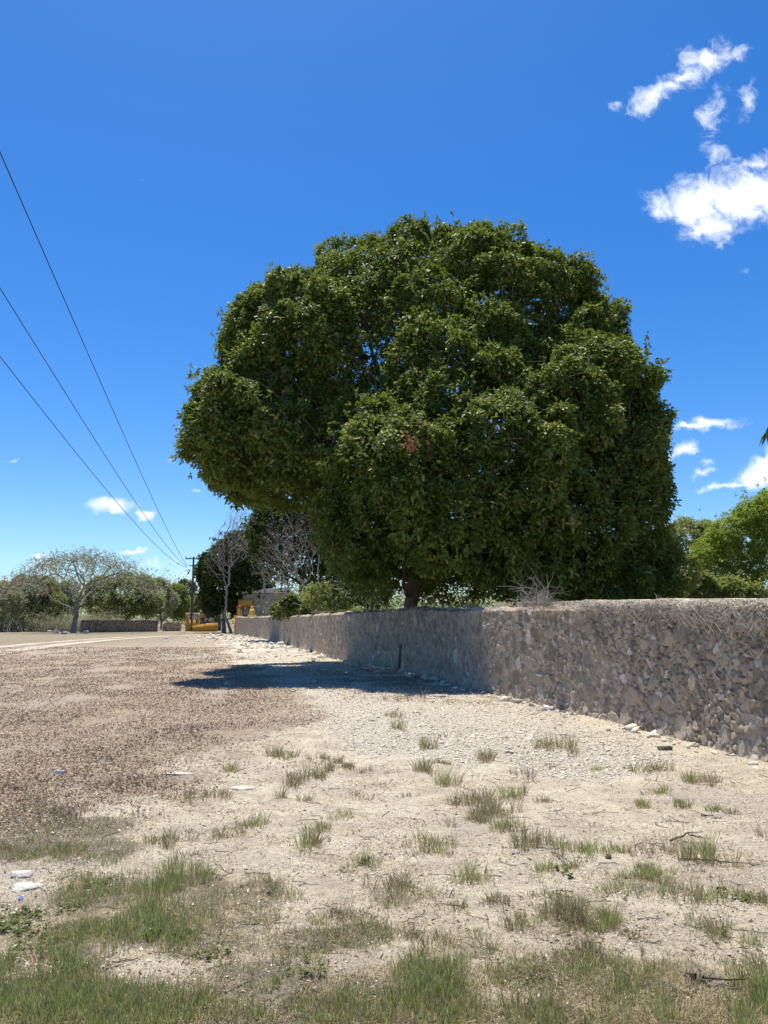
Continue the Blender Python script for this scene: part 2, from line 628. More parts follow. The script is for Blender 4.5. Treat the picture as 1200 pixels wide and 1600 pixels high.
LITTER = [gr(*p) for p in [(344, 999), (356, 1012), (352, 1025), (400, 1048), (440, 1075), (486, 1105), (455, 1122), (400, 1150), (352, 1190),
                           (330, 1220), (205, 1240), (95, 1266), (-60, 1278)]]
LITTER += [np.array([-6, 4.5]), np.array([-16, 8]), np.array([-30, 22]), np.array([-44, 46]), gr(-220, 1028), gr(0, 1016), gr(150, 1001), gr(300, 994)]
LITTER = np.array(LITTER)
GRAVEL = np.array([gr(352, 1000), gr(360, 1020), gr(402, 1048), gr(442, 1075), gr(486, 1105), gr(470, 1130), gr(500, 1165), gr(640, 1195), gr(800, 1212),
                   gr(930, 1222), gr(1010, 1200), gr(1100, 1180), gr(1250, 1210), (wall_x_at_y(8.), 8.), (wall_x_at_y(12.), 12.), (wall_x_at_y(20.), 20.),
                   (wall_x_at_y(35.), 35.), (wall_x_at_y(80.), 80.)])


def litter_m(x, y):
    d = inpoly(x, y, LITTER)
    s = .25 + .02 * y + 1.3 * np.clip((10.5 - y) / 3, 0, 1)
    m = sstep(d + (fbm(x * .9, y * .9, 4, 5) - .5) * 2.6 * (.5 + .02 * y + .6 * np.clip((10.5 - y) / 3, 0, 1)), -s, s)
    # leaves dropped under the big tree, their brown also deepening its cast shadow
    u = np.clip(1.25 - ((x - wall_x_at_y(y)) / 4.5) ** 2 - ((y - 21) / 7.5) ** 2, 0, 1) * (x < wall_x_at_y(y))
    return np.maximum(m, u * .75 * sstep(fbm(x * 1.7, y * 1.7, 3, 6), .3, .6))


def gravel_m(x, y):
    d = inpoly(x, y, GRAVEL)
    return sstep(d + (fbm(x * .9, y * .9, 4, 9) - .5) * 2.2, -.5, .6)


def ground_z(x, y):
    near = np.exp(-np.maximum(y - 9, 0) / 9) * np.exp(-np.maximum(np.abs(x) - 9, 0) / 6)
    z = (fbm(x * .8, y * .8, 3, 21) - .5) * .09 + (fbm(x * 4.5, y * 4.5, 4, 23) - .5) * .035 + (fbm(x * 17, y * 17, 2, 27) - .5) * .012
    return z * near


def axis(lo, hi, fine, a, b, growth=1.06, smax=12):
    """fine steps between a and b, growing outside"""
    mid = np.arange(a, b, fine)
    out, st, p = [], fine, mid[-1]
    while p < hi:
        st = min(st * growth, smax if p < 400 else 200)
        p += st
        out.append(p)
    inn, st, p = [], fine, mid[0]
    while p > lo:
        st = min(st * growth, smax if p > -400 else 200)
        p -= st
        inn.append(p)
    return np.concatenate([inn[::-1], mid, out])


gx = axis(-2500, 2500, .035, -4.6, 5.2, 1.035)
gy = axis(-300, 3000, .035, 2.7, 12.5, 1.02)
GX, GY = np.meshgrid(gx, gy)
GZ = ground_z(GX, GY)
n0, n1_ = GX.shape
ii = (np.arange(n0 - 1)[:, None] * n1_ + np.arange(n1_ - 1)[None]).ravel()
GF = np.stack([ii, ii + 1, ii + n1_ + 1, ii + n1_], 1)

m_ground, t, b = material('dry_ground')
co = t.coord()
big = t.noise(co, .45, 4, .55)
mid_ = t.noise(co, 2.3, 6, .62)
fine = t.noise(co, 26, 7, .68)
vf = t.noise(co, 95, 4, .6)
sand = t.ramp(mid_, [(.33, (.46, .38, .27)), (.48, (.62, .525, .375)), (.64, (.74, .65, .465))])
sand = t.mix(t.smooth(big, .5, .68), sand, (.52, .44, .345))
sand = t.mix(t.math('MULTIPLY', t.smooth(t.noise(co, 9, 8, .75), .50, .64), .45), sand, (.33, .275, .22))
sand = t.mix(t.math('MULTIPLY', t.smooth(fine, .53, .60), .55), sand, (.26, .21, .165))
sand = t.mix(t.math('MULTIPLY', t.smooth(vf, .54, .62), .55), sand, (.76, .70, .58))
grv = t.ramp(fine, [(.32, (.32, .265, .195)), (.46, (.53, .46, .35)), (.6, (.69, .62, .48)), (.75, (.79, .73, .60))])
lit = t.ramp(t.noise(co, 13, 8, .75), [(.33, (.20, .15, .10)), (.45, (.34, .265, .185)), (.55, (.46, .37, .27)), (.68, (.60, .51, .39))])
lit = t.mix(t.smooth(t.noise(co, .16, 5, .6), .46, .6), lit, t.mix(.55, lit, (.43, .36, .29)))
gm = t.smooth(t.math('ADD', t.attr('gravel'), t.math('MULTIPLY', t.math('SUBTRACT', fine, .5), 1.2)), .35, .65)
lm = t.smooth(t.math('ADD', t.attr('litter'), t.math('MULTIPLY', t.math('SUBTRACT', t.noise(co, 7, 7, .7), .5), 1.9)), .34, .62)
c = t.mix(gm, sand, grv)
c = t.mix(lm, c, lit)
gs = t.smooth(t.math('ADD', t.attr('grassy'), t.math('MULTIPLY', t.math('SUBTRACT', mid_, .5), 1.0)), .3, .8)
c = t.mix(t.math('MULTIPLY', gs, .85), c, t.ramp(fine, [(.35, (.115, .10, .07)), (.55, (.25, .21, .15)), (.7, (.38, .33, .24))]))
far = t.attr('pasture')
c = t.mix(far, c, t.ramp(t.noise(co, 1.1, 8, .7), [(.35, (.20, .165, .105)), (.55, (.30, .25, .165)), (.7, (.38, .33, .235))]))
t.put(b.inputs['Base Color'], c)
b.inputs['Roughness'].default_value = .95
b.inputs['Specular IOR Level'].default_value = .15
hgt = t.math('ADD', t.math('ADD', t.math('MULTIPLY', fine, 1.0), t.math('MULTIPLY', vf, .35)), t.math('MULTIPLY', t.noise(co, 9, 8, .75), 2.2))
t.put(b.inputs['Normal'], t.bump(hgt, .9, .035))

GRASS_ZONES = [  # (px, py, rx, ry, tufts, height m, green share, blade kind)
    (285, 1405, 75, 42, 150, .150, .95), (250, 1452, 110, 34, 170, .105, .9), (40, 1545, 120, 70, 330, .085, .88), (190, 1590, 150, 40, 200, .08, .8),
    (420, 1560, 100, 50, 130, .075, .7), (330, 1490, 80, 26, 60, .07, .7), (150, 1400, 70, 30, 90, .08, .75), (120, 1455, 50, 20, 90, .05, 1.0),
    (25, 1440, 40, 24, 40, .05, .7), (40, 1320, 80, 26, 110, .08, .35), (150, 1330, 70, 24, 60, .07, .35), (40, 1280, 70, 26, 80, .085, .12),
    (130, 1295, 80, 20, 70, .06, .1), (560, 1570, 80, 40, 110, .075, .55), (665, 1555, 70, 50, 150, .10, .8), (700, 1590, 60, 30, 70, .085, .7),
    (560, 1465, 60, 26, 60, .055, .35), (620, 1400, 50, 18, 36, .05, .45), (990, 1555, 100, 50, 420, .135, .9), (880, 1590, 90, 30, 120, .09, .6),
    (1175, 1565, 50, 50, 220, .13, .9), (820, 1530, 60, 24, 50, .055, .4), (900, 1500, 90, 20, 70, .05, .4), (1060, 1505, 60, 20, 40, .05, .3),
    (730, 1480, 50, 20, 36, .06, .55), (400, 1395, 50, 26, 50, .07, .5), (470, 1480, 60, 30, 46, .05, .3), (560, 1600, 600, 24, 200, .08, .6),
    (1080, 1590, 80, 30, 80, .07, .5), (400, 1440, 40, 40, 26, .06, .4), (900, 1432, 60, 30, 60, .05, .35), (1010, 1380, 60, 20, 34, .04, .5),
]


def blob(x, y, zs):
    m = np.zeros(x.shape)
    for z in zs:
        c0, cx, cy = gr(z[0], z[1]), gr(z[0] + z[2], z[1]), gr(z[0], z[1] - z[3])
        c1 = gr(z[0], z[1] + z[3])
        rx, ry = abs(cx[0] - c0[0]), abs(cy[1] - c1[1]) / 2
        q = ((x - c0[0]) / rx) ** 2 + ((y - (cy[1] + c1[1]) / 2) / ry) ** 2
        m = np.maximum(m, np.clip(1.5 - q, 0, 1) * min(1., z[4] / 110 + .25))
    return m


pasture = sstep(GY, 44, 52) * sstep(-(GX + 10), 0, 14) + sstep(GY, 92, 110) + sstep(-GY, -1, 8) * 0.8 + sstep(GX - wall_x_at_y(GY), .6, 1.5) * .9
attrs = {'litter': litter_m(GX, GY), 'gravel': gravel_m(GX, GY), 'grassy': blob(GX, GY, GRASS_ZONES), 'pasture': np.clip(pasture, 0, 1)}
ground = mk('ground', np.stack([GX, GY, GZ], -1), GF, m_ground, attrs, smooth=True)
tag(ground, 'pale dry sandy ground with brown leaf litter', kind='structure')

# dirt track across the field
m_track, t, b = material('track_dust')
co = t.coord()
n = t.noise(co, 1.2, 7, .65)
edge = t.attr('edge')
c = t.ramp(n, [(.35, (.36, .31, .235)), (.6, (.52, .46, .36))])
c = t.mix(t.smooth(t.math('ADD', edge, t.math('MULTIPLY', t.math('SUBTRACT', t.noise(co, 1.6, 6, .7), .5), .9)), .35, .6), (.27, .215, .15), c)
t.put(b.inputs['Base Color'], c)
b.inputs['Roughness'].default_value = .95
b.inputs['Specular IOR Level'].default_value = .1
TR = np.array([gr(*p) for p in [(-260, 1075), (-120, 1048), (0, 1026), (60, 1015.5), (120, 1007), (190, 1000), (250, 995.5), (300, 993.5), (345, 992.5)]])
sr = np.concatenate([[0], np.cumsum(np.hypot(*np.diff(TR, axis=0).T))])
ss = np.linspace(0, sr[-1], 260)
tx, ty = np.interp(ss, sr, TR[:, 0]), np.interp(ss, sr, TR[:, 1])
for _ in range(20):
    tx[1:-1] = (tx[:-2] + tx[1:-1] * 2 + tx[2:]) / 4
    ty[1:-1] = (ty[:-2] + ty[1:-1] * 2 + ty[2:]) / 4
q = np.linspace(0, 1, 17)
wid = np.interp(ss, [0, sr[-1] * .5, sr[-1]], [4.6, 4.4, 4.0])
dxn, dyn = np.gradient(tx), np.gradient(ty)
ll = np.hypot(dxn, dyn)
nx_, ny_ = -dyn / ll, dxn / ll
TX = tx[:, None] + nx_[:, None] * wid[:, None] * q[None] + (fbm(ss[:, None] * .6 + q * 3, q[None] * 4 + ss[:, None] * .1, 3, 3) - .5) * .8
TY = ty[:, None] + ny_[:, None] * wid[:, None] * q[None]
TZ = np.full(TX.shape, .012)
ruts = np.exp(-((q - .22) / .17) ** 2) + .85 * np.exp(-((q - .76) / .15) ** 2)
eg = np.broadcast_to(ruts[None], TX.shape) * np.interp(ss, [0, sr[-1] * .25, sr[-1]], [.8, 1, .9])[:, None]
k = len(q)
ii = (np.arange(len(ss) - 1)[:, None] * k + np.arange(k - 1)[None]).ravel()
o = mk('dirt_track', np.stack([TX, TY, TZ], -1), np.stack([ii, ii + k, ii + k + 1, ii + 1], 1), m_track, {'edge': eg}, True)
tag(o, 'pale rutted dirt track curving across the field', kind='structure')

# ------------------------------------------------------------------ rubble wall
WALL_H = 1.86


def voro(x, y, cw, ch, seed, jit=.9):
    """jittered-grid voronoi: F1, F2, id random, offset to centre (all in units of metres)"""
    gx_, gy_ = np.floor(x / cw), np.floor(y / ch)
    f1 = np.full(x.shape, 1e9)
    f2 = np.full(x.shape, 1e9)
    idr = np.zeros(x.shape)
    ox, oy = np.zeros(x.shape), np.zeros(x.shape)
    for a in (-2, -1, 0, 1, 2):
        for b_ in (-2, -1, 0, 1, 2):
            cx_, cy_ = gx_ + a, gy_ + b_
            qx = (cx_ + .5 + (_h(cx_, cy_, seed) - .5) * jit) * cw
            qy = (cy_ + .5 + (_h(cx_, cy_, seed + 7) - .5) * jit) * ch
            wgt = .72 + .6 * _h(cx_, cy_, seed + 3)
            el = .75 + .5 * _h(cx_, cy_, seed + 5)
            dx, dy_ = (x - qx), (y - qy)
            d = np.sqrt((dx * el) ** 2 + (dy_ / el) ** 2) * wgt / min(cw, ch)
            c1 = d < f1
            f2 = np.where(c1, f1, np.minimum(f2, d))
            f1 = np.where(c1, d, f1)
            idr = np.where(c1, _h(cx_, cy_, seed + 11), idr)
            ox = np.where(c1, dx, ox)
            oy = np.where(c1, dy_, oy)
    return f1, f2, idr, ox, oy


def rubble_profile(s, z, mort):
    """height field of rubble masonry and its attributes"""
    wx = (fbm(s * 9, z * 9, 3, 41) - .5) * .04
    wy = (fbm(s * 9, z * 9, 3, 43) - .5) * .03
    f1, f2, r1, ox, oy = voro(s + wx, z + wy, .15, .085, 3)
    e = f2 - f1
    g1, g2, r2, px_, py_ = voro(s + wx * 1.6, z + wy * 1.6, .42, .30, 61)
    isbig = (r2 > .62) & (g1 < .40 + .16 * vnoise(s * 5, z * 5, 77))
    ebig = np.clip((.50 - g1) * 2.2, 0, 1)
    e = np.where(isbig, ebig, e)
    rid = np.where(isbig, (r2 * 7.31) % 1, r1)
    ox, oy = np.where(isbig, px_ * .3, ox), np.where(isbig, py_ * .3, oy)
    bulge = sstep(e, .0, .13)
    tilt = ((rid * 13.7) % 1 - .5) * ox * .55 + ((rid * 29.3) % 1 - .62) * oy * .7
    hgt = .044 * bulge * (.5 + .75 * ((rid * 5.77) % 1)) - .03 * (1 - sstep(e, 0, .1)) + tilt * bulge * .6 + np.where(isbig, .012, 0)
    hgt += (fbm(s * 30, z * 30, 3, 51) - .5) * .008
    level = -.016 + .050 * mort
    mo = sstep(level - hgt, -.006, .006)
    hgt = np.maximum(hgt, level + (fbm(s * 22, z * 22, 4, 53) - .5) * .014)
    return hgt, rid, mo, e, isbig


def rubble_mat(name, bright=1.0):
    m, t, b = material(name)
    co = t.coord()
    rid, mo, wx = t.attr('stone'), t.attr('mortar'), t.attr('along')
    k = bright
    c = t.ramp(rid, [(0, (.18 * k, .145 * k, .108 * k)), (.3, (.26 * k, .212 * k, .158 * k)), (.55, (.315 * k, .26 * k, .193 * k)), (.8, (.34 * k, .255 * k, .175 * k)), (.97, (.37 * k, .325 * k, .27 * k)), (1, (.50 * k, .46 * k, .40 * k))])
    n = t.noise(co, 28, 7, .65)
    c = t.mix(t.smooth(n, .3, .6), t.mix(.4, c, (.14, .12, .105)), c)
    mc = t.ramp(t.noise(co, 9, 6, .65), [(.35, (.18 * k, .147 * k, .11 * k)), (.65, (.33 * k, .275 * k, .208 * k))])
    mc = t.mix(t.smooth(t.attr('fill'), .12, .55), (.06 * k, .05 * k, .04 * k), mc)
    c = t.mix(mo, c, mc)
    comb = t.add('ShaderNodeCombineXYZ')
    t.put(comb.inputs[0], t.math('MULTIPLY', wx, 1.0))
    sp = t.add('ShaderNodeSeparateXYZ')
    t.put(sp.inputs[0], co)
    t.put(comb.inputs[1], t.math('MULTIPLY', sp.outputs[2], .8))
    st = t.noise(comb.outputs[0], 3.2, 6, .68)
    up = t.smooth(sp.outputs[2], .1, 1.5)
    stain = t.math('MULTIPLY', t.smooth(st, .47, .64), t.math('ADD', .15, t.math('MULTIPLY', up, .4)))
    c = t.mix(stain, c, (.085, .078, .072))
    wh = t.math('MULTIPLY', t.smooth(t.noise(co, 4.5, 8, .75), .63, .70), .75)
    c = t.mix(wh, c, (.58, .55, .50))
    t.put(b.inputs['Base Color'], c)
    b.inputs['Roughness'].default_value = .95
    b.inputs['Specular IOR Level'].default_value = .15
    t.put(b.inputs['Normal'], t.bump(t.math('ADD', n, t.math('MULTIPLY', t.noise(co, 90, 4, .6), .4)), .8, .02))
    return m


M_rubble = rubble_mat('rubble_masonry', 1.5)
s_near0 = np.interp(6.8, _py, WALL_S)
s1 = np.interp(14.0, _py, WALL_S)
s2 = np.interp(28.0, _py, WALL_S)
S_ = np.concatenate([np.arange(0, s_near0, .06), np.arange(s_near0, s1, .0165), np.arange(s1, s2, .032), np.arange(s2, WALL_L, .05), [WALL_L]])
THK = .46
zf = np.concatenate([[-.25], np.arange(-.03, WALL_H, .0165)])
NF = len(zf)
tt = np.linspace(0, THK, 19)[1:-1]
zb = np.linspace(WALL_H, -.25, 12)
off = np.concatenate([np.zeros(NF), tt, np.full(len(zb), THK)])
zz = np.concatenate([zf, np.full(len(tt), WALL_H), zb])
prof = np.concatenate([zf, WALL_H + tt, WALL_H + THK + (WALL_H - zb)])
SS, PP = np.meshgrid(S_, prof, indexing='ij')
ZZ = np.broadcast_to(zz[None], SS.shape).copy()
OO = np.broadcast_to(off[None], SS.shape).copy()
wx_, wy_, wnx, wny = wall_at(S_)
mort = np.clip(.22 + .75 * (fbm(SS * .9, PP * 1.2, 4, 91) - .36) * 2.2 + .3 * sstep(wy_[:, None] + 0 * PP, 11, 17), 0, 1)
H, RID, MO, E, BIG = rubble_profile(SS, PP, mort)
# crack about half way along
sc0 = np.interp(25.0, _py, WALL_S)
cl = sc0 + .28 * np.interp(PP, [0, .5, 1.0, 1.5], [-1.3, -1.0, .6, .2]) + (fbm(PP * 6, PP * 0, 3, 5) - .5) * .3
H -= .055 * np.exp(-((SS - cl) / .05) ** 2) * (PP < 1.45)
# the foot of the wall bulges with bigger stones; the plane leans a little
foot = np.exp(-np.maximum(PP, 0) / .16) * (PP < 1)
H += foot * (.02 + .06 * fbm(SS * 2.2, SS * 0, 3, 8))
H += (fbm(SS * .5, PP * .5, 3, 93) - .5) * .09
zone_top = (OO > 0) & (OO < THK)
topn = (fbm(S_ * .35, S_ * 0, 3, 12) - .5) * .10 + (fbm(S_ * 3.1, S_ * 0, 4, 14) - .5) * .05
rise = np.interp(wy_, [9, 12, 16, 26, 32, 50, 88], [-.20, -.10, -.05, .05, -.06, -.08, .04])
fr = sstep(ZZ, .9, WALL_H)
ZZ += (topn + rise)[:, None] * fr
# crown of the wall: rounded and lumpy
q = OO / THK
ZZ += np.where(zone_top, .05 * np.sin(PI * np.clip(q, 0, 1)) + (H - .03) * 1.1, 0)
edgef = sstep(WALL_H - ZZ, -.02, .07)
Hn = np.where(OO == 0, H * (.35 + .65 * np.clip(edgef, 0, 1)), 0)
Hn = np.where((OO == 0) & (PP < 1.84), H, Hn)
X = wx_[:, None] + wnx[:, None] * (Hn - OO)
Y = wy_[:, None] + wny[:, None] * (Hn - OO)
nr = SS.shape[1]
ii = (np.arange(len(S_) - 1)[:, None] * nr + np.arange(nr - 1)[None]).ravel()
WF = np.stack([ii, ii + 1, ii + nr + 1, ii + nr], 1)
# end caps
endc = [np.arange(nr)[::-1][None], ((len(S_) - 1) * nr + np.arange(nr))[None]]
wall = mk('stone_wall', np.stack([X, Y, ZZ], -1), [WF] + endc, M_rubble, {'stone': RID, 'mortar': MO, 'along': SS, 'fill': mort}, True)
tag(wall, 'long low rubble stone boundary wall curving from the right edge into the distance', 'stone wall')
# normals point outwards
# dry vines lying over the wall top
def vines():
    r = np.random.default_rng(5)
    m, n = 7600, 14
    yy = np.concatenate([r.uniform(5.0, 10.8, 5600), 10.8 + r.exponential(1.3, 1800), r.uniform(12, 32, 200)])
    s0 = np.interp(yy, _py, WALL_S)
    dens = fbm(s0 * 1.3, s0 * 0, 3, 31)
    keep = (r.uniform(0, 1, m) < .35 + dens)
    s0 = s0[keep]
    yy = yy[keep]
    m = len(s0)
    thick = np.interp(yy, [9, 11, 13], [1, .55, .3])
    P = np.zeros((m, n, 3))
    s, off_ = s0.copy(), np.where(r.uniform(0, 1, m) < .6, r.uniform(-.04, .06, m), r.uniform(-.02, THK, m))
    h = r.uniform(.0, .05, m) * thick
    ang = r.uniform(0, 2 * PI, m)
    step = r.uniform(.02, .065, m) * np.interp(yy, [9, 12], [1, .75])
    vz = r.normal(.01, .012, m)
    hang = np.zeros(m)
    for i in range(n):
        x, y, nx, ny = wall_at(s)
        over = off_ < -.03
        base = WALL_H + .05 + np.interp(s, S_, topn + rise)
        P[:, i] = np.stack([x - nx * off_, y - ny * off_, base + h - hang], 1)
        ang += r.normal(0, .55, m)
        s = s + np.cos(ang) * step
        doff = np.sin(ang) * step
        off_ = np.where(over, np.maximum(off_ + doff * .25, -.09), off_ + doff)
        hang = np.where(over, hang + step * r.uniform(-.1, 1.25, m) * np.interp(yy, [9, 10.5, 12.5], [1, .75, .35]), hang)
        vz = vz * .8 + r.normal(0, .012, m)
        h = np.clip(h + vz, -.01, .11)
    R = np.repeat(r.uniform(.0022, .0055, m)[:, None], n, 1) * np.linspace(1.2, .6, n)
    V, F = tubes_many(P, R, 3)
    o = mk('dry_vines', V, F, M_vine)
    tag(o, 'tangle of dry pale vines over the wall top', kind='stuff')


vines()


def dry_clump(name, label, px, py, Y, w, h, n, seed):
    r = np.random.default_rng(seed)
    base = at(px, py, Y)
    m, k = n, 12
    P = np.zeros((m, k, 3))
    p = base + np.stack([r.uniform(-w * .5, w * .5, m), r.uniform(-.1, .1, m), np.zeros(m)], 1)
    d = unit(np.stack([r.normal(0, .8, m), r.normal(0, .5, m), r.uniform(.3, 1.4, m)], 1))
    L = h * (.25 + r.exponential(.45, m)).clip(0, 1.6) / k * 1.3
    curl = r.normal(0, .28, (m, 3))
    for i in range(k):
        P[:, i] = p
        p = p + d * L[:, None]
        d = unit(d + curl + r.normal(0, .2, (m, 3)) - np.array([0, 0, .16]))
    R = np.repeat(r.uniform(.002, .005, m)[:, None], k, 1) * np.linspace(1.2, .45, k)
    V, F = tubes_many(P, R, 3)
    o = mk(name, V, F, M_bark_pale)
    return tag(o, label, 'dead plant')


_y = 14.2
dry_clump('dry_twig_clump', 'tall clump of curly bleached twigs sprouting from the wall top', 838, 946, 14.6, .6, .5, 230, 3)
dry_clump('dry_twig_clump', 'small pale dead vine tuft on the distant wall top', 503, 958, 34, .9, .5, 60, 4)
dry_clump('dry_twig_clump', 'few thin twisted twigs above the wall at the crown edge', 1045, 944, 11.6, .3, .32, 26, 6)

# ------------------------------------------------------------------ trees
def grow(att, nodes0, step, kill, iters=60, trop=(0, 0, .0), jitter=.12, seed=0):
    r = np.random.default_rng(seed)
    P = [np.array(p, float) for p in nodes0]
    par = [-1] + list(range(len(P) - 1))
    Pa = np.array(P)
    par = np.array(par)
    d = np.full(len(att), 1e9)
    near = np.zeros(len(att), int)

    def upd(start):
        nonlocal d, near
        for c in range(0, len(att), 4000):
            D = np.linalg.norm(att[c:c + 4000, None] - Pa[None, start:], axis=2)
            j = D.argmin(1)
            dm = D[np.arange(len(D)), j]
            b_ = dm < d[c:c + 4000]
            d[c:c + 4000] = np.where(b_, dm, d[c:c + 4000])
            near[c:c + 4000] = np.where(b_, j + start, near[c:c + 4000])
    upd(0)
    alive = np.ones(len(att), bool)
    trop = np.array(trop)
    nch = np.zeros(len(Pa), int)
    last = {}
    for it in range(iters):
        idx = np.where(alive)[0]
        if not len(idx):
            break
        nd = near[idx]
        u, inv = np.unique(nd, return_inverse=True)
        acc = np.zeros((len(u), 3))
        np.add.at(acc, inv, unit(att[idx] - Pa[nd]))
        acc = unit(unit(acc) + trop + r.normal(0, jitter, acc.shape))
        ok = nch[u] < 4
        u, acc = u[ok], acc[ok]
        if not len(u):
            break
        new = Pa[u] + acc * step
        st = len(Pa)
        Pa = np.vstack([Pa, new])
        par = np.concatenate([par, u])
        nch[u] += 1
        nch = np.concatenate([nch, np.zeros(len(u), int)])
        upd(st)
        alive &= d > kill
    return Pa, par


def limb_mesh(P, par, r_tip, expo=2.3, k=6, rmax=None, minr=0.0, trunk_flare=None):
    n = len(P)
    rr = np.zeros(n)
    ch = np.zeros(n, int)
    for i in range(n):
        if par[i] >= 0:
            ch[par[i]] += 1
    acc = np.zeros(n)
    main = np.full(n, -1)
    mr = np.zeros(n)
    for i in range(n - 1, -1, -1):
        rr[i] = r_tip if acc[i] == 0 else acc[i] ** (1 / expo)
        p = par[i]
        if p >= 0:
            acc[p] += rr[i] ** expo
            if rr[i] > mr[p]:
                mr[p] = rr[i]
                main[p] = i
    if rmax:
        rr = np.where(rr > rmax, rmax + (rr - rmax) * .15, rr)
    if trunk_flare:
        z0 = P[0][2]
        rr = rr * (1 + trunk_flare * np.exp(-np.maximum(P[:, 2] - z0, 0) / .8))
    din = np.zeros((n, 3))
    has = par >= 0
    din[has] = unit(P[has] - P[par[has]])
    dout = np.zeros((n, 3))
    hm = main >= 0
    dout[hm] = unit(P[main[hm]] - P[hm])
    D = unit(din + dout + 1e-6)
    ref = np.array([.3, .93, .2])
    a = np.arange(k) * 2 * PI / k

    def rings(Pc, Dc, Rc):
        u = unit(np.cross(Dc, ref))
        v = np.cross(Dc, u)
        return Pc[:, None] + Rc[:, None, None] * (np.cos(a)[None, :, None] * u[:, None] + np.sin(a)[None, :, None] * v[:, None])
    V1 = rings(P, D, rr)
    seg = np.where(has & (rr > minr))[0]
    side = seg[main[par[seg]] != seg]
    V2 = rings(P[par[side]], din[side], rr[side] * 1.05)
    start = np.zeros(n, int)
    start[seg] = par[seg] * k
    start[side] = n * k + np.arange(len(side)) * k
    j = np.arange(k)
    jn = (j + 1) % k
    F = np.stack([start[seg][:, None] + j, start[seg][:, None] + jn, seg[:, None] * k + jn, seg[:, None] * k + j], -1).reshape(-1, 4)
    V = np.vstack([V1.reshape(-1, 3), V2.reshape(-1, 3)])
    used = np.unique(F)
    mp = np.zeros(len(V), int)
    mp[used] = np.arange(len(used))
    return V[used], mp[F], rr, ch


def shell_points(lobes, n, rg, depth=.25, zmin=.2, bottom=.35, inner=.84, normals=False):
    C = np.array([l[0] for l in lobes])
    R = np.array([l[1] if np.ndim(l[1]) else (l[1],) * 3 for l in lobes], float)
    w_ = R.prod(1) ** (2 / 3)
    w_ = w_ / w_.sum()
    out, nr_, tot = [], [], 0
    while tot < n:
        m = 4000
        k = rg.choice(len(lobes), m, p=w_)
        d = unit(rg.normal(0, 1, (m, 3)))
        dd = 1 - depth * rg.uniform(0, 1, m) ** 1.5
        p = C[k] + d * R[k] * dd[:, None]
        q = np.linalg.norm((p[:, None] - C[None]) / R[None], axis=2)
        q[np.arange(m), k] = 9
        ok = (q.min(1) > inner) & (p[:, 2] > zmin)
        ok &= (d[:, 2] > -.35) | (rg.uniform(0, 1, m) < bottom)
        out.append(p[ok])
        nr_.append(unit(d[ok] / R[k[ok]]))
        tot += ok.sum()
    if normals:
        return np.vstack(out)[:n], np.vstack(nr_)[:n]
    return np.vstack(out)[:n]


def shell_foliage(P, N, leaves, L, Wd, rg, hexa=True, jit=.35, spray=0.0, ssc=1.3, cut=.3, nw=1.0):
    """rosettes of leaves at P whose blades lean with the local surface N"""
    nz_ = np.zeros(len(P))
    if spray > 0:
        nz_ = noise3(P, ssc, 5) * .6 + noise3(P, ssc * 2.3, 6) * .4
        k_ = (nz_ > cut) | (rg.uniform(0, 1, len(P)) < .12)
        P, N, nz_ = P[k_], N[k_], nz_[k_]
        P = P + N * (spray * (nz_ - .5) * 2.0)[:, None] + np.array([0, 0, 1.0]) * (spray * .5 * (nz_ - .5))[:, None]
    N = N * nw
    m = len(P)
    Q = np.repeat(P, leaves, 0)
    NN = np.repeat(N, leaves, 0)
    D = NN * .55 + rg.normal(0, .75, Q.shape)
    Q = Q + rg.normal(0, L * jit, Q.shape)
    LL = L * rg.uniform(.65, 1.25, len(Q))
    V, F = leaf_quads(Q, D, LL, Wd * rg.uniform(.75, 1.2, len(Q)), int(rg.integers(1e6)), .7, .15, NN, hexa)
    ct = rg.uniform(0, 1, m) * .22
    big = fbm(P[:, 0] * .9 + P[:, 2] * .37, P[:, 2] * .8 + P[:, 1] * .5, 3, 7) - .5
    tint = np.clip(rg.beta(2, 2.6, len(Q)) * .7 + np.repeat(ct + big * .4 + (nz_ - .5) * .9 * (spray > 0), leaves) + (rg.uniform(0, 1, len(Q)) > .992) * .5, 0, 1)
    k = 6 if hexa else 4
    return V, F, np.repeat(tint, k)


def foliage(tips, centre, spread, twigs, leaves, L, Wd, rg, upw=.25, outw=.6, rand=.75, lumps=1.0, flat=1.0):
    m = len(tips)
    T = np.repeat(tips, twigs, 0)
    off_ = rg.normal(0, 1, T.shape) * spread
    off_[:, 2] *= flat
    out = unit(T - centre)
    T = T + off_ + out * spread * .3
    ct = np.repeat(rg.uniform(0, 1, m), twigs)
    tw = unit(out * outw + np.array([0, 0, upw]) + rg.normal(0, .55, T.shape))
    Q = np.repeat(T, leaves, 0)
    D = np.repeat(tw, leaves, 0) * .55 + rg.normal(0, rand, (len(Q), 3))
    Q = Q + rg.normal(0, L * .22, Q.shape)
    LL = L * rg.uniform(.7, 1.25, len(Q))
    V, F = leaf_quads(Q, D, LL, Wd * rg.uniform(.75, 1.2, len(Q)), seed=int(rg.integers(1e6)))
    tint = np.clip(rg.beta(2, 3.0, len(Q)) * .75 + np.repeat(ct, leaves) * .28 * lumps + (rg.uniform(0, 1, len(Q)) > .985) * .5, 0, 1)
    return V, F, np.repeat(tint, 4)


